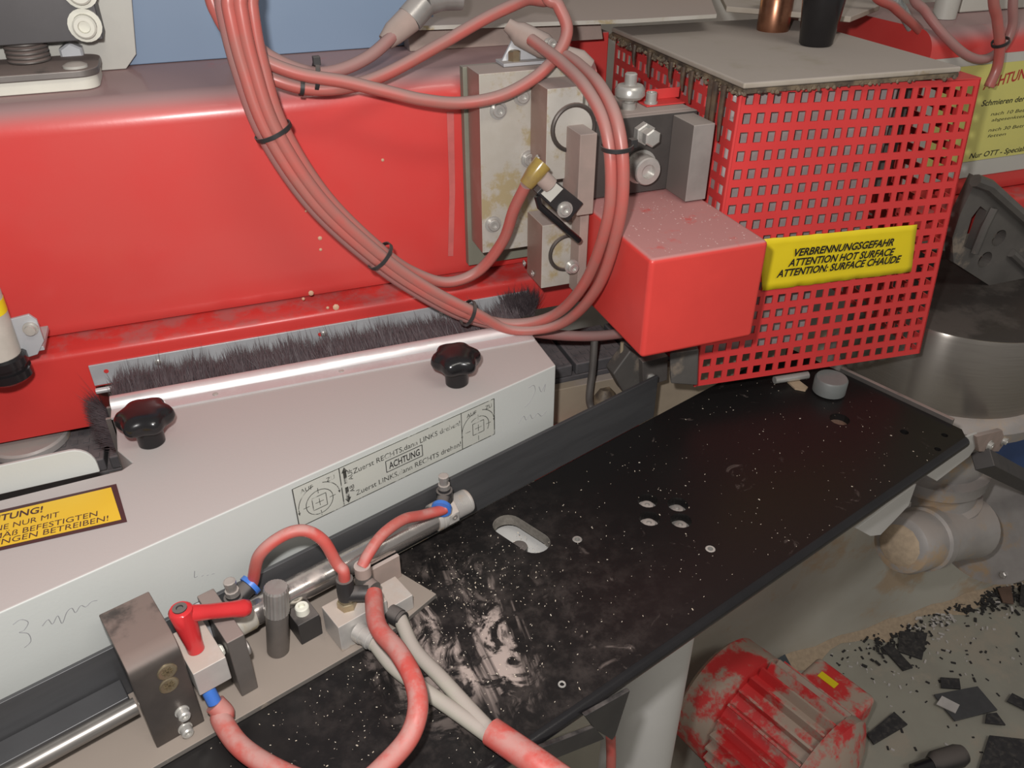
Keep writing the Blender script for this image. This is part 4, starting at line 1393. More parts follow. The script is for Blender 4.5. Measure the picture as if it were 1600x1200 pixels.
for (px, py) in [(261, 1049), (264, 1070)]:
    c = tv(px, py, 0.4175)
    s_ = MB().lathe(c, -T.y, [(-0.001, 0.0066), (0.0006, 0.0066), (0.0010, 0.0058), (0.0004, 0.002)], 20).build('countersunk_screw', goldb, root, smooth=30)
    cr = MB()
    for a in range(4):
        fr_ang = math.pi / 4 * a
        d = T.x * math.cos(fr_ang) + V3((0, 0, 1)) * math.sin(fr_ang)
        n_ = T.x * -math.sin(fr_ang) + V3((0, 0, 1)) * math.cos(fr_ang)
        w_ = 0.0007 if a % 2 == 0 else 0.0003
        cc_ = c - T.y * 0.0009
        cr.hexa([cc_ + d * 0.0036 + n_ * w_, cc_ - d * 0.0036 + n_ * w_, cc_ - d * 0.0036 - n_ * w_, cc_ + d * 0.0036 - n_ * w_],
                [cc_ - T.y * .0004 + d * 0.0036 + n_ * w_, cc_ - T.y * .0004 - d * 0.0036 + n_ * w_, cc_ - T.y * .0004 - d * 0.0036 - n_ * w_, cc_ - T.y * .0004 + d * 0.0036 - n_ * w_])
    cr.build('star_slot', mat('slot_dark', (0.12, 0.09, 0.05), None, 60, 0.5) if 'slot_dark' not in MATS else MATS['slot_dark'], s_, smooth=0)
for (px, py) in [(284, 1111), (289, 1137)]:
    c = tv(px, py, 0.4175)
    MB().lathe(c, -T.y, [(0, 0.0050), (0.0008, 0.0050), (0.0008, 0.0042), (0.006, 0.0042), (0.007, 0.0034), (0.007, 0.002), (0.005, 0.0018)], 18).build('cap_screw', cherry, root, smooth=30)

rodp = [T(-0.20, 0.441, 0.948), T(0.0195, 0.441, 0.9485)]
o = MB().cyl(rodp[0], rodp[1], 0.0062, None, 20).build('polished_rod', brushed)
tag(o, 'polished round guide rod entering the dark folded bracket from the left', 'rod')
o = MB().box(T, (-0.25, 0.4555, BZ + .0001), (0.018, 0.4752, 0.944)).build('black_guide_rail', fencem, bevel=0.001)
tag(o, 'black guide rail between polished rod and fence at lower left', 'rail')

# aluminium stop block with red clamping lever
root = thing('stop_block', T(0.068, 0.43, 0.958), 'small aluminium stop block under the red clamping lever', 'block')
MB().box(T, (0.0555, 0.409, 0.962), (0.0785, 0.452, 0.985)).build('body', alu, root, bevel=0.0008)
MB().lathe(T(0.0785, 0.430, 0.970), T.x, [(0, 0.0045), (0.0028, 0.0045), (0.004, 0.0035)], 6).build('set_screw', plastw, root)
MB().cyl(T(0.062, 0.415, 0.9618), T(0.063, 0.410, 0.948), 0.0048, None, 14).build('blue_collar', bluep, root)
root = thing('clamping_lever', T(0.066, 0.437, 0.982), 'bright red clamping lever with black screw cap', 'lever')
lm = mat('red_lever', (0.56, 0.030, 0.034), None, 20, 0.25, spec=0.6)
lp0 = T(0.0575, 0.428, 0.982)
lt = tv(286, 955, 0.428)
zt_ = lt.z
hub = MB().ring_sweep([T(0.0650, 0.428, 0.9852), T(0.0648, 0.4285, 0.993), T(0.0642, 0.430, zt_ - 0.012), T(0.0636, 0.431, zt_ - 0.001), T(0.0636, 0.431, zt_ + 0.0005)], [0.0058, 0.0060, 0.0076, 0.0080, 0.0066], 20)
hub.build('hub', lm, root, smooth=50)
tip = tv(391, 949, 0.4285)
h0 = T(0.0640, 0.430, zt_ - 0.0045)
arm = MB()
d = (tip - h0)
arm.ring_sweep([h0, h0 + d * .1, h0 + d * .35, h0 + d * .7, h0 + d * .88, h0 + d * .97, h0 + d * 1.0], [0.005, 0.0060, 0.0054, 0.0056, 0.0064, 0.0056, 0.002], 18)
arm.build('arm', lm, root, smooth=60)
MB().lathe(T(0.0636, 0.431, zt_ + 0.0003), (0, 0, 1), [(0, 0.0048), (0.0012, 0.0048), (0.0012, 0.0024), (0.0002, 0.0020)], 18).build('black_cap', blackd, root, smooth=30)

root = thing('upright_plate', T(0.09, 0.45, BZ), 'upright grey steel plate right of the aluminium stop block', 'plate')
MB().box(T, (0.0835, 0.4195, BZ), (0.0965, 0.4752, 0.985)).build('plate', greyst, root, bevel=0.001)
MB().lathe(T(0.0965, 0.428, 0.962), T.x, [(0, 0.006), (0.002, 0.006), (0.003, 0.004)], 14).build('screw_head', steel, root)
o = MB().box(T, (0.0735, 0.455, 0.957), (0.0833, 0.470, 0.984)).build('grey_jaw', zinc, bevel=0.001)
tag(o, 'small zinc grey jaw between clamping lever and upright plate', 'jaw')
b0 = hz(441, 1026, BZ)
b0 = V3((b0.x, b0.y, BZ)) + T.y * 0.007
tp = plane(431, 917, b0, T.y)
root = thing('steel_pin', b0, 'thick knurled grey steel pin standing on the base plate', 'pin')
ax = (tp - b0)
MB().ring_sweep([b0, b0 + ax * .02, b0 + ax * .62], [0.0078, 0.0085, 0.0085], 28).build('shank', greyst, root, smooth=40)
kn = MB()
vs_, fs = [], []
seg = 44
axn = ax.normalized()
sx = axn.cross(V3((0, 1, 0))).normalized()
sy = axn.cross(sx)
lv = [(.62, .0090), (.97, .0090), (1.0, .0082)]
for k, r in lv:
    for i in range(seg):
        a = 2 * math.pi * i / seg
        rr = r + (0.00035 if i % 2 else 0)
        vs_.append(b0 + ax * k + sx * (rr * math.cos(a)) + sy * (rr * math.sin(a)))
for j in range(2):
    for i in range(seg):
        fs.append((j * seg + i, j * seg + (i + 1) % seg, (j + 1) * seg + (i + 1) % seg, (j + 1) * seg + i))
fs.append(list(range(2 * seg, 3 * seg)))
fs.append(list(range(seg))[::-1])
kn.add(vs_, fs).build('knurled_end', steel, root, smooth=20)

root = thing('black_foot_block', T(0.149, 0.442, BZ), 'small black block with a socket screw between pin and manifold', 'block')
MB().box(T, (0.1395, 0.4345, BZ), (0.158, 0.456, 0.9475)).build('body', blackd, root, bevel=0.0008)
MB().lathe(T(0.149, 0.445, 0.9475), (0, 0, 1), [(0, 0.0055), (0.006, 0.0055), (0.007, 0.0048), (0.007, 0.0026), (0.004, 0.0023)], 20).build('socket_screw', plastw, root, smooth=30)

root = thing('air_manifold', T(0.185, 0.42, BZ), 'dusty aluminium air manifold block with push-in fittings', 'manifold')
MB().box(T, (0.161, 0.409, BZ), (0.2045, 0.436, 0.953)).build('block', alu, root, bevel=0.0008)
MB().box(T, (0.2047, 0.411, BZ), (0.229, 0.438, 0.9405)).build('side_block', alu, root, bevel=0.0008)


def fit(c, axis, prof, m_, name, seg=18):
    return MB().lathe(c, axis, prof, seg).build(name, m_, root, smooth=30)


f1 = T(0.1775, 0.424, 0.953)
fit(f1, (0, 0, 1), [(0, 0.0078), (0.006, 0.0078), (0.0065, 0.0068), (0.009, 0.0060)], goldb, 'brass_nut', 6)
MB().ring_sweep([f1 + V3((0, 0, .009)), f1 + V3((0, 0, .018)) + T.x * .0005, f1 + V3((0, 0, .029)) + T.x * .001], [0.0062, 0.0068, 0.0066], 16).build('elbow', blackd, root)
MB().ring_sweep([f1 + V3((0, 0, .012)), f1 + V3((0, 0, .013)) + T.x * .007 - T.y * .005, f1 + V3((0, 0, .0125)) + T.x * .014 - T.y * .010], [0.0058, 0.0062, 0.0062], 16).build('elbow_arm', blackd, root)
f2 = T(0.1965, 0.4285, 0.953)
MB().ring_sweep([f2, f2 + V3((0, 0, .008)), f2 + V3((0, 0, .013)), f2 + V3((0, 0, .018))], [0.0062, 0.0074, 0.0072, 0.0064], 16).build('elbow', greyst, root)
MB().ring_sweep([f2 + V3((0, 0, .018)), f2 + V3((0, 0, .028))], 0.0066, 16).build('dusty_collar', dustside, root)
MB().ring_sweep([f2 + V3((0, 0, .010)), f2 + V3((0, 0, .010)) - T.y * .012 + T.x * .002], 0.0064, 16).build('elbow_arm', greyst, root)
f3 = T(0.176, 0.4088, 0.938)
ax3 = (T.x * .30 - T.y * 1.0).normalized()
fit(f3, ax3, [(0, 0.0078), (0.006, 0.0078), (0.0062, 0.0072), (0.012, 0.0072), (0.0122, 0.0080), (0.014, 0.0080), (0.0142, 0.0072), (0.018, 0.0072)], cherry, 'push_in_fitting', 20)
f4 = T(0.207, 0.4108, 0.935)
fit(f4, ax3, [(0, 0.0074), (0.010, 0.0074), (0.0102, 0.0068), (0.013, 0.0068)], blackd, 'push_in_fitting', 20)
f5 = T(0.196, 0.4088, 0.934)
fit(f5, ax3, [(0, 0.0045), (0.004, 0.0045), (0.006, 0.003)], blackd, 'black_plug', 14)

o = MB().prism([T(0.206, 0.447, BZ), T(0.240, 0.447, BZ), T(0.240, 0.447, 0.950), T(0.206, 0.447, 0.950)], T.y * 0.004).build('angle_bracket', dustside, bevel=0.0006)
tag(o, 'dusty tan bracket plate under the cylinder right of the manifold', 'bracket')

# air cylinder
CV, CZ = 0.461, 0.9565
root = thing('air_cylinder', T(0.20, CV, 0.945), 'polished steel air cylinder lying along the dark fence', 'cylinder')
MB().cyl(T(0.098, CV, CZ), T(0.286, CV, CZ), 0.0112, None, 32).build('barrel', mat('polished_barrel', (0.60, 0.56, 0.53), (0.52, 0.48, 0.455), 20, 0.19, 0.9, dust=0.2, dc=(0.40, 0.31, 0.26)), root, smooth=40)
MB().lathe(T(0.098, CV, CZ), T.x, [(0, 0.0125), (0.016, 0.0125), (0.018, 0.0115)], 32).build('rear_cap', alustain, root, smooth=40)
MB().lathe(T(0.284, CV, CZ), T.x, [(0, 0.0125), (0.004, 0.0128), (0.005, 0.0118), (0.006, 0.0128), (0.009, 0.0128)], 32).build('crimped_collar', alu, root, smooth=40)
hx_ = MB().lathe(T(0.293, CV, CZ), T.x, [(0, 0.0132), (0.011, 0.0132)], 8).build('front_cap', alu, root, smooth=15, bevel=0.0006)
pr = [(0.0, 0.0098)]
for k in range(9):
    pr += [(0.001 + k * 0.0017, 0.0112), (0.0018 + k * 0.0017, 0.0098)]
pr += [(0.0165, 0.011), (0.0180, 0.0105)]
MB().lathe(T(0.304, CV, CZ), T.x, pr, 32).build('threaded_nose', alu, root, smooth=15)
MB().lathe(T(0.2985, CV - 0.0122, CZ + 0.002), -T.y, [(0, 0.0026), (0.0012, 0.0026), (0.0012, 0.0014), (0.0002, 0.0012)], 12).build('port_screw', steel, root)


def speed_fitting(u_, dirv, nm):
    c = T(u_, CV, CZ + 0.0110)
    MB().lathe(c, (0, 0, 1), [(0, 0.0062), (0.003, 0.0062), (0.0032, 0.0074), (0.014, 0.0072), (0.0142, 0.0055), (0.017, 0.0055)], 16).build('swivel_body', blackd, root, smooth=30)
    MB().lathe(c + V3((0, 0, .017)), (0, 0, 1), [(0, 0.0052), (0.004, 0.0052), (0.0042, 0.0040), (0.009, 0.0040), (0.0092, 0.0046), (0.013, 0.0046), (0.0135, 0.0036)], 10).build('adjusting_screw', steel, root, smooth=20)
    e = c + V3((0, 0, .0085))
    dirv = V3(dirv).normalized()
    MB().ring_sweep([e, e + dirv * 0.014], [0.0062, 0.0066], 16).build('swivel_arm', blackd, root)
    MB().ring_sweep([e + dirv * 0.0142, e + dirv * 0.0178], 0.0088, 20).build('blue_ring', bluep, root)
    return e + dirv * 0.018


ea = speed_fitting(0.1055, T.x * 1.0 + T.y * 0.25 + V3((0, 0, 0.30)), 'a')
eb = speed_fitting(0.2975, T.x * -0.75 - T.y * 0.75 + V3((0, 0, -0.10)), 'b')


def table_hose(name, pts, r, m_, label, group=None):
    o = MB().ring_sweep(spline(pts, 9), r, 14).build(name, m_, smooth=60)
    tag(o, label, 'hose', group)
    return o


f1e = f1 + V3((0, 0, .028)) + T.x * .001
table_hose('air_tube', [ea - T.x * .006, ea, tv(405, 868, .455), tv(440, 838, .449), tv(475, 829, .443), tv(505, 845, .436), tv(526, 880, .430), f1e + V3((0, 0, .010)), f1e], 0.0046, sheath,
           'arched red tube from the rear cylinder fitting to the manifold', 'red tubes of the air cylinder')
f2e = f2 + V3((0, 0, .027))
table_hose('air_tube', [eb + T.x * .004, eb, tv(660, 805, .447), tv(630, 812, .443), tv(598, 835, .437), tv(576, 865, .431), f2e], 0.0046, sheath,
           'curved red tube from the front cylinder fitting to the manifold', 'red tubes of the air cylinder')
s1 = f1 + V3((0, 0, .0125)) + T.x * .014 - T.y * .010
table_hose('grey_tube_stub', [s1, s1 + T.x * .006 - T.y * .006 + V3((0, 0, -0.002))], 0.0042, greytube, 'short grey tube between black elbow and thick red hose')
table_hose('thick_red_hose', [s1 + T.x * .003 - T.y * .003, hz(590, 978, .968), hz(622, 1018, .972), hz(646, 1062, .974), hz(653, 1105, .972), hz(640, 1150, .965), hz(605, 1192, .955), hz(560, 1230, .945), hz(480, 1270, .94)], 0.0070, sheath,
           'thick pinkish red sheathed hose looping down before the manifold')
g0 = f3 + ax3 * .016
table_hose('grey_air_tube', [g0, hz(615, 1042, .932), hz(660, 1076, .930), hz(712, 1112, .930), hz(765, 1150, .930), hz(800, 1175, .931)], 0.0056, greytube,
           'grey air tube from the silver fitting, the nearer of two', 'grey air tubes on the table')
g1 = f4 + ax3 * .010
table_hose('grey_air_tube', [g1, hz(648, 1015, .930), hz(690, 1060, .930), hz(730, 1104, .930), hz(770, 1146, .931), hz(805, 1178, .931)], 0.0056, greytube,
           'grey air tube from the side block, the farther of two', 'grey air tubes on the table')
table_hose('wide_red_sheath', [hz(768, 1143, .936), hz(800, 1165, .937), hz(850, 1200, .938), hz(920, 1250, .93), hz(1000, 1310, .90)], 0.0098, sheath,
           'wide red sheath swallowing both grey tubes at the table front edge')
c0 = T(0.063, 0.410, 0.946)
table_hose('pink_hose', [c0, T(0.066, 0.404, 0.938), hz(345, 1122, .938), hz(368, 1158, .936), hz(400, 1185, .936), hz(450, 1212, .938), hz(520, 1240, .942)], 0.0072, sheath,
           'faded pink red hose leaving below the aluminium stop block')

# ================================================================== RIGHT: DRUM, GEARBOX, BRACKETS
DC = V3((0.92, 0.725, 0))
root = thing('steel_drum', DC + V3((0, 0, 0.80)), 'large turned steel drum with dark top right of the red guard', 'drum')
MB().lathe(DC + V3((0, 0, 0.832)), (0, 0, 1), [(0, 0.139), (0.004, 0.1405), (0.108, 0.1405), (0.113, 0.1385)], 72).build('drum_body', turned, root, smooth=40)
MB().lathe(DC + V3((0, 0, 0.945)), (0, 0, 1), [(0, 0.1375), (0.0012, 0.135), (0.0014, 0.02)], 64).build('dark_top', mat('oily_dark_top', (0.035, 0.029, 0.026), (0.026, 0.022, 0.020), 14, 0.5, dust=0.25, dc=(0.09, 0.075, 0.065)), root, smooth=40)
MB().lathe(DC + V3((0, 0, 0.800)), (0, 0, 1), [(0, 0.152), (0.018, 0.156), (0.026, 0.150), (0.032, 0.142)], 64).build('base_ring', casting, root, smooth=40)

root = thing('cast_arm', V3((1.0, 0.80, 0.95)), 'dark ribbed cast iron arm with round holes behind the steel drum', 'arm')


fr_o = vy(1560, 380, 0.726)
def loc2(px, py):
    q = vy(px, py, 0.726) - fr_o
    return (q.x, q.z)
out2 = [loc2(*p) for p in [(1490, 410), (1488, 372), (1500, 335), (1528, 276), (1548, 286), (1660, 386), (1660, 520), (1560, 455)]]
slot2 = [loc2(*p) for p in [(1505, 385), (1518, 340), (1532, 322), (1542, 330), (1520, 392)]]
h1 = [(loc2(1561, 372)[0] + 0.0115 * math.cos(2 * math.pi * k / 20), loc2(1561, 372)[1] + 0.0115 * math.sin(2 * math.pi * k / 20)) for k in range(20)]
h2 = [(loc2(1539, 406)[0] + 0.0115 * math.cos(2 * math.pi * k / 20), loc2(1539, 406)[1] + 0.0115 * math.sin(2 * math.pi * k / 20)) for k in range(20)]
vs_, fs = holed(out2, [slot2, h1, h2], 0.014)
mb = MB().add([fr_o + V3((p.x, 0.014 - p.z, p.y)) for p in vs_], fs).build('plate', castdark, root, smooth=0, fix=False)
MB().ring_sweep([vy(1524, 282, 0.722), vy(1545, 290, 0.722), vy(1665, 398, 0.722)], 0.0080, 8).build('rib', castdark, root)
MB().ring_sweep([vy(1553, 325, 0.724), vy(1538, 355, 0.724), vy(1522, 395, 0.724)], 0.0055, 8).build('rib', castdark, root)
MB().ring_sweep([vy(1580, 395, 0.724), vy(1665, 475, 0.724)], 0.006, 8).build('rib', castdark, root)

root = thing('gearbox', V3((0.95, 0.66, 0.52)), 'grey dusty cast gearbox with round flange hanging below the table end', 'gearbox')
gc = V3((0.925, 0.690, 0))
MB().lathe(gc + V3((0, 0, 0.585)), (0, 0, 1), [(0, 0.078), (0.02, 0.085), (0.045, 0.085), (0.05, 0.076), (0.075, 0.072), (0.08, 0.082), (0.10, 0.082), (0.105, 0.07), (0.215, 0.07)], 40).build('neck', casting, root, smooth=35)
p_a, p_b = vy(1405, 852, 0.600), vy(1545, 812, 0.650)
dd = (p_b - p_a).normalized()
MB().lathe(p_a, dd, [(0, 0.030), (0.004, 0.040), (0.012, 0.043), (0.055, 0.043), (0.058, 0.047), (0.075, 0.047), (0.078, 0.042), (0.15, 0.045), (0.19, 0.05)], 32).build('barrel', casting, root, smooth=30)
MB().lathe(p_a - dd * 0.006, dd, [(0, 0.012), (0.003, 0.026), (0.006, 0.030)], 12).build('sawdust_plug', sawd, root)
fl = vy(1543, 826, 0.668)
ring = MB().lathe(fl, dd, [(0, 0.060), (0.003, 0.092), (0.020, 0.094), (0.024, 0.090), (0.045, 0.075)], 44).build('flange', casting, root, smooth=30)
for k in range(4):
    a = math.pi / 4 + math.pi / 2 * k
    x_ = dd.cross(V3((0, 0, 1))).normalized()
    y_ = dd.cross(x_)
    q = fl + (x_ * math.cos(a) + y_ * math.sin(a)) * 0.076 + dd * 0.0025
    MB().lathe(q, -dd, [(0, 0.006), (0.005, 0.006), (0.006, 0.004)], 6).build('flange_bolt', steel, ring, smooth=20)
MB().lathe(vy(1414, 786, 0.632), (-0.3, -1, 0.2), [(0, 0.007), (0.005, 0.007), (0.006, 0.004)], 6).build('hex_bolt', steel, root, smooth=20)

root = thing('table_bracket', T(0.76, 0.27, 0.87), 'pale grey bent sheet bracket under the right end of the black table', 'bracket')
MB().prism([tv(1446, 742, .262), tv(1462, 716, .262), tv(1512, 682, .262), tv(1527, 676, .262), tv(1524, 700, .262), tv(1514, 714, .262), tv(1464, 752, .262)], T.y * 0.003).build('end_sheet', legm, root, bevel=0.0006)
MB().prism([tv(1338, 826, .275), tv(1432, 756, .275), tv(1420, 790, .275), tv(1376, 836, .275), tv(1360, 838, .275)], T.y * 0.003).build('gusset_sheet', legm, root, bevel=0.0006)
MB().box(T, (0.70, 0.27, 0.895), (0.83, 0.46, 0.9065)).build('top_flange', legm, root, bevel=0.0006)
root = thing('end_bracket', T(0.86, 0.27, 0.88), 'dusty bolted steel bracket at the right tip of the table', 'bracket')
MB().prism([tv(1526, 682, .258), tv(1566, 672, .258), tv(1572, 690, .258), tv(1560, 706, .258), tv(1530, 706, .258)], T.y * 0.006).build('plate', dustside, root, bevel=0.0008)
for px, py in ((1545, 695), (1568, 688)):
    screw(root, tv(px, py, .2578), -T.y, 0.0050, 0.004, 1.35)
MB().box(T, (0.833, 0.262, 0.895), (0.838, 0.40, 0.925)).build('end_strip', greyst, root, bevel=0.0005)
a0, a1 = tv(1535, 718, .255), tv(1640, 772, .23)
o = MB().ring_sweep([a0, a1], 0.016, 4).build('square_bar', blackd, smooth=10, bevel=0.001)
tag(o, 'square black steel bar leaving the picture at the right below the bracket', 'bar')
o = MB().box(W, (1.22, 0.80, 0.25), (1.8, 0.86, 0.66)).build('blue_sheet', mat('dark_blue_paint', (0.03, 0.07, 0.20), None, 10, 0.5), bevel=0.002)
tag(o, 'dark blue sheet panel behind the gearbox at the right edge', 'sheet')
lr_ = hz(1300, 590, TZ + 0.02)
root = thing('guide_roller', V3((lr_.x, lr_.y, TZ)), 'grey round guide roller on the table below the guard', 'roller')
MB().lathe(V3((lr_.x, lr_.y, TZ + .0003)), (0, 0, 1), [(0, 0.016), (0.002, 0.0185), (0.018, 0.0185), (0.020, 0.017), (0.0205, 0.006)], 28).build('roller', mat('grey_plastic', (0.17, 0.18, 0.175), None, 30, 0.5), root, smooth=40)
q0, q1 = hz(1210, 594, TZ + .008), hz(1262, 586, TZ + .008)
o = MB().cyl(q0, q1, 0.0045, None, 14).build('bright_pin', cherry)
tag(o, 'bright steel pin lying under the guard left of the grey roller', 'pin')
q = [hz(1230, 598, TZ + .0004), hz(1245, 594, TZ + .0004), hz(1262, 607, TZ + .0004), hz(1258, 612, TZ + .0004), hz(1242, 609, TZ + .0004)]
o = MB().prism(q, V3((0, 0, 0.002))).build('wood_chip', mat('pale_wood', (0.42, 0.31, 0.21), None, 60, 0.7))
tag(o, 'pale wood chip lying on the table beside the bright pin', 'wood chip')

# ================================================================== BELOW THE TABLE
lc = tv(1004, 1100, 0.375)
lg = MB().cyl(V3((lc.x, lc.y, 0.0005)), V3((lc.x, lc.y, 0.894)), 0.045, None, 40).build('leg', legm, table_root, smooth=40)
lg['label'] = 'round white painted leg smeared with brown dirt'
MB().cyl(V3((lc.x, lc.y, 0.894)), V3((lc.x, lc.y, TZ - TH)), 0.060, None, 30).build('head_plate', legm, lg, smooth=40)
root = thing('corner_bracket', tv(930, 1140, .258), 'black steel corner bracket under the front table edge', 'bracket')
MB().prism([tv(985, 1079, .252), tv(914, 1119, .252), tv(930, 1140, .252), tv(957, 1157, .252), tv(962, 1150, .252)], T.y * 0.004).build('gusset', blackd, root, bevel=0.0008)
MB().prism([tv(930, 1137, .2515), tv(945, 1155, .2515), tv(868, 1186, .2515), tv(838, 1172, .2515), tv(880, 1156, .2515)], T.y * 0.004).build('tongue', blackd, root, bevel=0.0008)
hose_pts = [tv(954, 1150, .29), tv(955, 1180, .29), tv(954, 1240, .29)]
o = MB().ring_sweep(hose_pts, 0.0046, 12).build('red_drop_hose', sheath)
tag(o, 'short red hose hanging below the black corner bracket', 'hose')

# ---- electric motor
MU, MZ, MR = 0.912, 0.125, 0.112
MV = -0.022
root = thing('electric_motor', T(MU, 0.42 + MV, 0), 'dust covered red electric motor with cooling fins on the floor', 'motor')
ax = -T.y
mb = MB()
mb.lathe(T(MU, 0.475 + MV, MZ), ax, [(0, 0.100), (0.16, 0.100)], 48)
mb.build('stator', motorm, root, smooth=40)
for k in range(18):
    a = math.radians(-40 + k * 260 / 17)
    d = T.x * math.cos(a) + V3((0, 0, 1)) * math.sin(a)
    n_ = T.x * -math.sin(a) + V3((0, 0, 1)) * math.cos(a)
    c = T(MU, 0.468 + MV, MZ)
    w_ = 0.0048
    b_ = [c + d * 0.097 + n_ * w_, c + d * 0.097 - n_ * w_, c + d * 0.097 - n_ * w_ + ax * .145, c + d * 0.097 + n_ * w_ + ax * .145]
    t_ = [c + d * 0.119 + n_ * w_ * .45, c + d * 0.119 - n_ * w_ * .45, c + d * 0.119 - n_ * w_ * .45 + ax * .145, c + d * 0.119 + n_ * w_ * .45 + ax * .145]
    MB().hexa(b_, t_).build('cooling_fin', motorm, root, smooth=0)
MB().lathe(T(MU, 0.555 + MV, MZ), ax, [(0, 0.075), (0.006, 0.098), (0.015, 0.112), (0.080, 0.115), (0.082, 0.111), (0.083, 0.09)], 48).build('fan_cowl', motorm, root, smooth=40)
MB().lathe(T(MU, 0.322 + MV, MZ), ax, [(-0.004, 0.10), (0, 0.118), (0.016, 0.119), (0.024, 0.108), (0.036, 0.085), (0.046, 0.055), (0.050, 0.03)], 48).build('end_bell', motorm, root, smooth=50)
tbx = MB().box(T, (MU + 0.085, 0.325 + MV, MZ - 0.075), (MU + 0.180, 0.445 + MV, MZ + 0.045)).build('terminal_box', motorm, root, bevel=0.010, seg=3)
MB().box(T, (MU + 0.135, 0.385 + MV, MZ + 0.0455), (MU + 0.150, 0.42 + MV, MZ + 0.0465)).build('yellow_tag', yellow, tbx)
for s in (-1, 1):
    MB().box(T, (MU + s * 0.085 - 0.022, 0.35 + MV, 0.0005), (MU + s * 0.085 + 0.022, 0.46 + MV, 0.06)).build('foot', motorm, root, bevel=0.002)
# ---- scraps on the floor


def zz(a, b):
    return 1300 + a * .2833, 860 + b * .2833


scraps = [
    ([(370, 450), (525, 460), (495, 605), (360, 560)], scrapm, 'black board offcut lying on the chip pile by the base wall'),
    ([(270, 535), (330, 525), (445, 650), (390, 668)], scrapm, 'narrow black offcut leaning out below the chip pile'),
    ([(595, 705), (700, 712), (708, 768), (600, 762)], scrapm, 'small black offcut above the large grey one'),
    ([(560, 800), (800, 755), (910, 885), (675, 945), (620, 880)], mat('grey_scrap', (0.075, 0.075, 0.078), None, 60, 0.5), 'largest grey black offcut lying in the middle of the floor'),
    ([(340, 895), (415, 965), (228, 1075), (190, 1020)], scrapm, 'black offcut speckled with chips next to the motor'),
    ([(990, 792), (1075, 835), (1075, 890), (962, 835)], scrapm, 'black offcut cut by the right picture edge'),
    ([(865, 1025), (1090, 1050), (1110, 1230), (800, 1230)], scrapm, 'wide dark offcut in the bottom right corner'),
    ([(910, 215), (985, 200), (1000, 300), (940, 290)], scrapb, 'brown offcut on the chips at the far right'),
    ([(1040, 195), (1090, 190), (1090, 320), (1030, 305)], scrapm, 'dark offcut at the right edge beside the brown one'),
    ([(850, 905), (905, 900), (955, 968), (842, 955)], scrapm, 'torn black splinter right of the largest offcut'),
]
for i, (pp, m_, lb) in enumerate(scraps):
    z_ = 0.0015 + 0.0006 * i
    o = MB().prism([hz(*zz(*p), z_) for p in pp], V3((0, 0, 0.004))).build('board_offcut', m_, bevel=0.0006)
    tag(o, lb, 'offcut', 'board offcuts on the floor')
o = MB().prism([hz(*zz(*p), 0.0082) for p in [(605, 805), (703, 855), (680, 900), (575, 850)]], V3((0, 0, 0.002))).build('white_card', scrapw)
tag(o, 'small white card lying on the largest grey offcut', 'card')
o = MB().prism([hz(*p, 0.02) for p in [(1200, 1040), (1226, 1024), (1241, 1052), (1222, 1052)]], V3((0, 0, 0.004))).build('board_offcut', mat('bluegrey_scrap', (0.07, 0.085, 0.10), None, 60, 0.5))
tag(o, 'blue grey offcut stuck in the sawdust behind the motor', 'offcut', 'board offcuts on the floor')
q0, q1 = hz(1462, 1192, 0.0215), hz(1500, 1180, 0.0215)
root = thing('rubber_foot', V3((q0.x, q0.y, 0)), 'round black rubber foot at the bottom edge right of the motor', 'foot')
dq = (q1 - q0).normalized()
MB().ring_sweep([q0 - dq * .012, q0, q0 + dq * .05, q0 + dq * .062], [0.014, 0.021, 0.021, 0.017], 24).build('body', blackd, root, smooth=40)
MB().ring_sweep([q0 - dq * .05, q0 - dq * .012], [0.011, 0.013], 20).build('stub', blackm, root, smooth=40)

rnd = random.Random(17)
dk, pl_, sd = MB(), MB(), MB()


def chip(mb, x, y, s, z=0.0):
    mb.box(Frame((x, y, z), rnd.uniform(0, 3)), (-s * rnd.uniform(.6, 1.5), -s * .5, 0), (s * rnd.uniform(.6, 1.5), s * .5, s * .5))


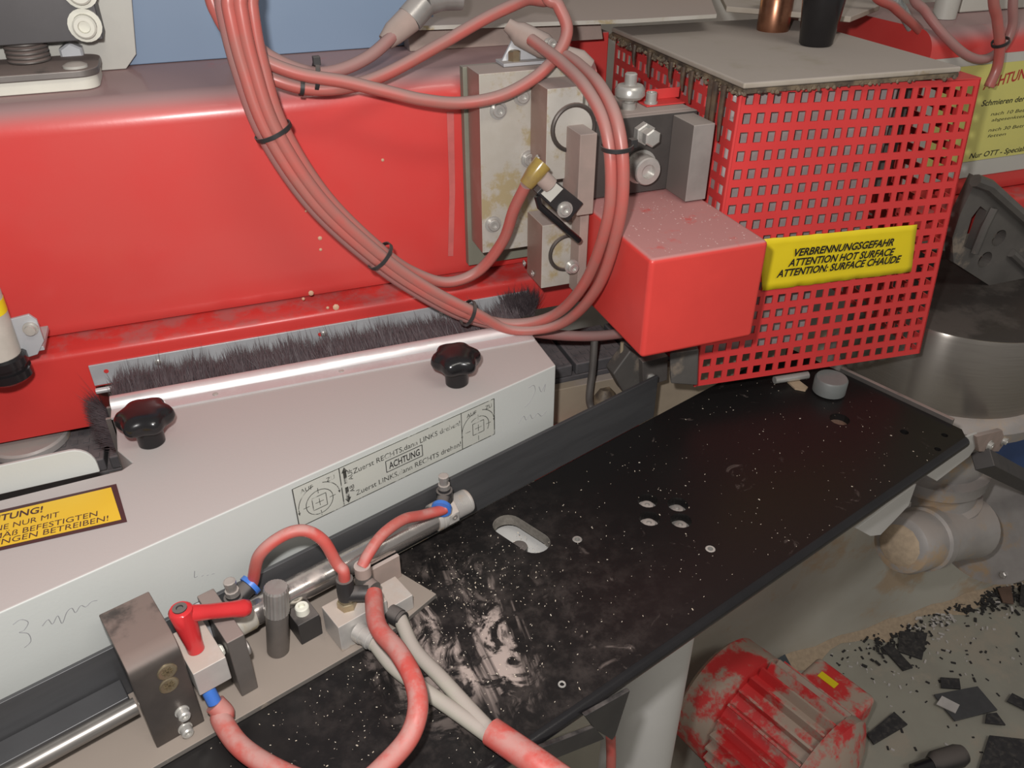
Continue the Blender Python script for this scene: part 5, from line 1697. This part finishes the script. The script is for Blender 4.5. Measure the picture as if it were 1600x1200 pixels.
for i in range(420):
    x = rnd.uniform(0.75, 2.2)
    y = 0.865 - abs(rnd.gauss(0, 0.10)) if rnd.random() < .55 else rnd.uniform(0.2, 0.86)
    chip(dk, x, y, rnd.uniform(0.0015, 0.0042))
for (px, py, n, s) in [(1560, 925, 260, 0.05), (1400, 1000, 110, 0.035), (1530, 935, 160, 0.05)]:
    c = hz(px, py, 0)
    for i in range(n):
        y = c.y + rnd.gauss(0, s * .5)
        if y < 0.866:
            chip(dk, c.x + rnd.gauss(0, s * 1.4), y, rnd.uniform(0.002, 0.006), rnd.uniform(0, .004))
o = dk.build('dark_floor_chips', chipd, smooth=0)
tag(o, 'scattered black chips on the floor and along the base wall', 'chips', kind='stuff')
for i in range(380):
    x = rnd.uniform(0.75, 2.2)
    y = 0.865 - abs(rnd.gauss(0, 0.07)) if rnd.random() < .5 else rnd.uniform(0.2, 0.86)
    chip(pl_, x, y, rnd.uniform(0.0012, 0.0042))
for (px, py, n, s) in [(1465, 972, 40, 0.022), (1580, 915, 60, 0.04)]:
    c = hz(px, py, 0)
    for i in range(n):
        y = c.y + rnd.gauss(0, s * .5)
        if y < 0.866:
            chip(pl_, c.x + rnd.gauss(0, s * 1.4), y, rnd.uniform(0.002, 0.006), rnd.uniform(0, .005))
o = pl_.build('pale_floor_chips', scrapw, smooth=0)
tag(o, 'scattered whitish chips on the floor among the offcuts', 'chips', kind='stuff')
nseg = 60
vs_, fs = [], []
for i in range(nseg + 1):
    x = 0.70 + 1.9 * i / nseg
    w = 0.026 + 0.016 * math.sin(i * .9) + rnd.uniform(-.008, .008)
    h = 0.012 + 0.005 * math.sin(i * 1.7) + rnd.uniform(-.003, .003)
    vs_ += [V3((x, 0.8698, h)), V3((x, 0.8698 - w * .45, h * .45)), V3((x, 0.8698 - w, 0.0006)), V3((x, 0.8698, 0.0003))]
for i in range(nseg):
    for k in range(4):
        fs.append((i * 4 + k, i * 4 + (k + 1) % 4, (i + 1) * 4 + (k + 1) % 4, (i + 1) * 4 + k))
o = sd.add(vs_, fs).build('sawdust_drift', sawd, smooth=60)
tag(o, 'low drift of tan sawdust along the foot of the base wall', 'sawdust', kind='stuff')
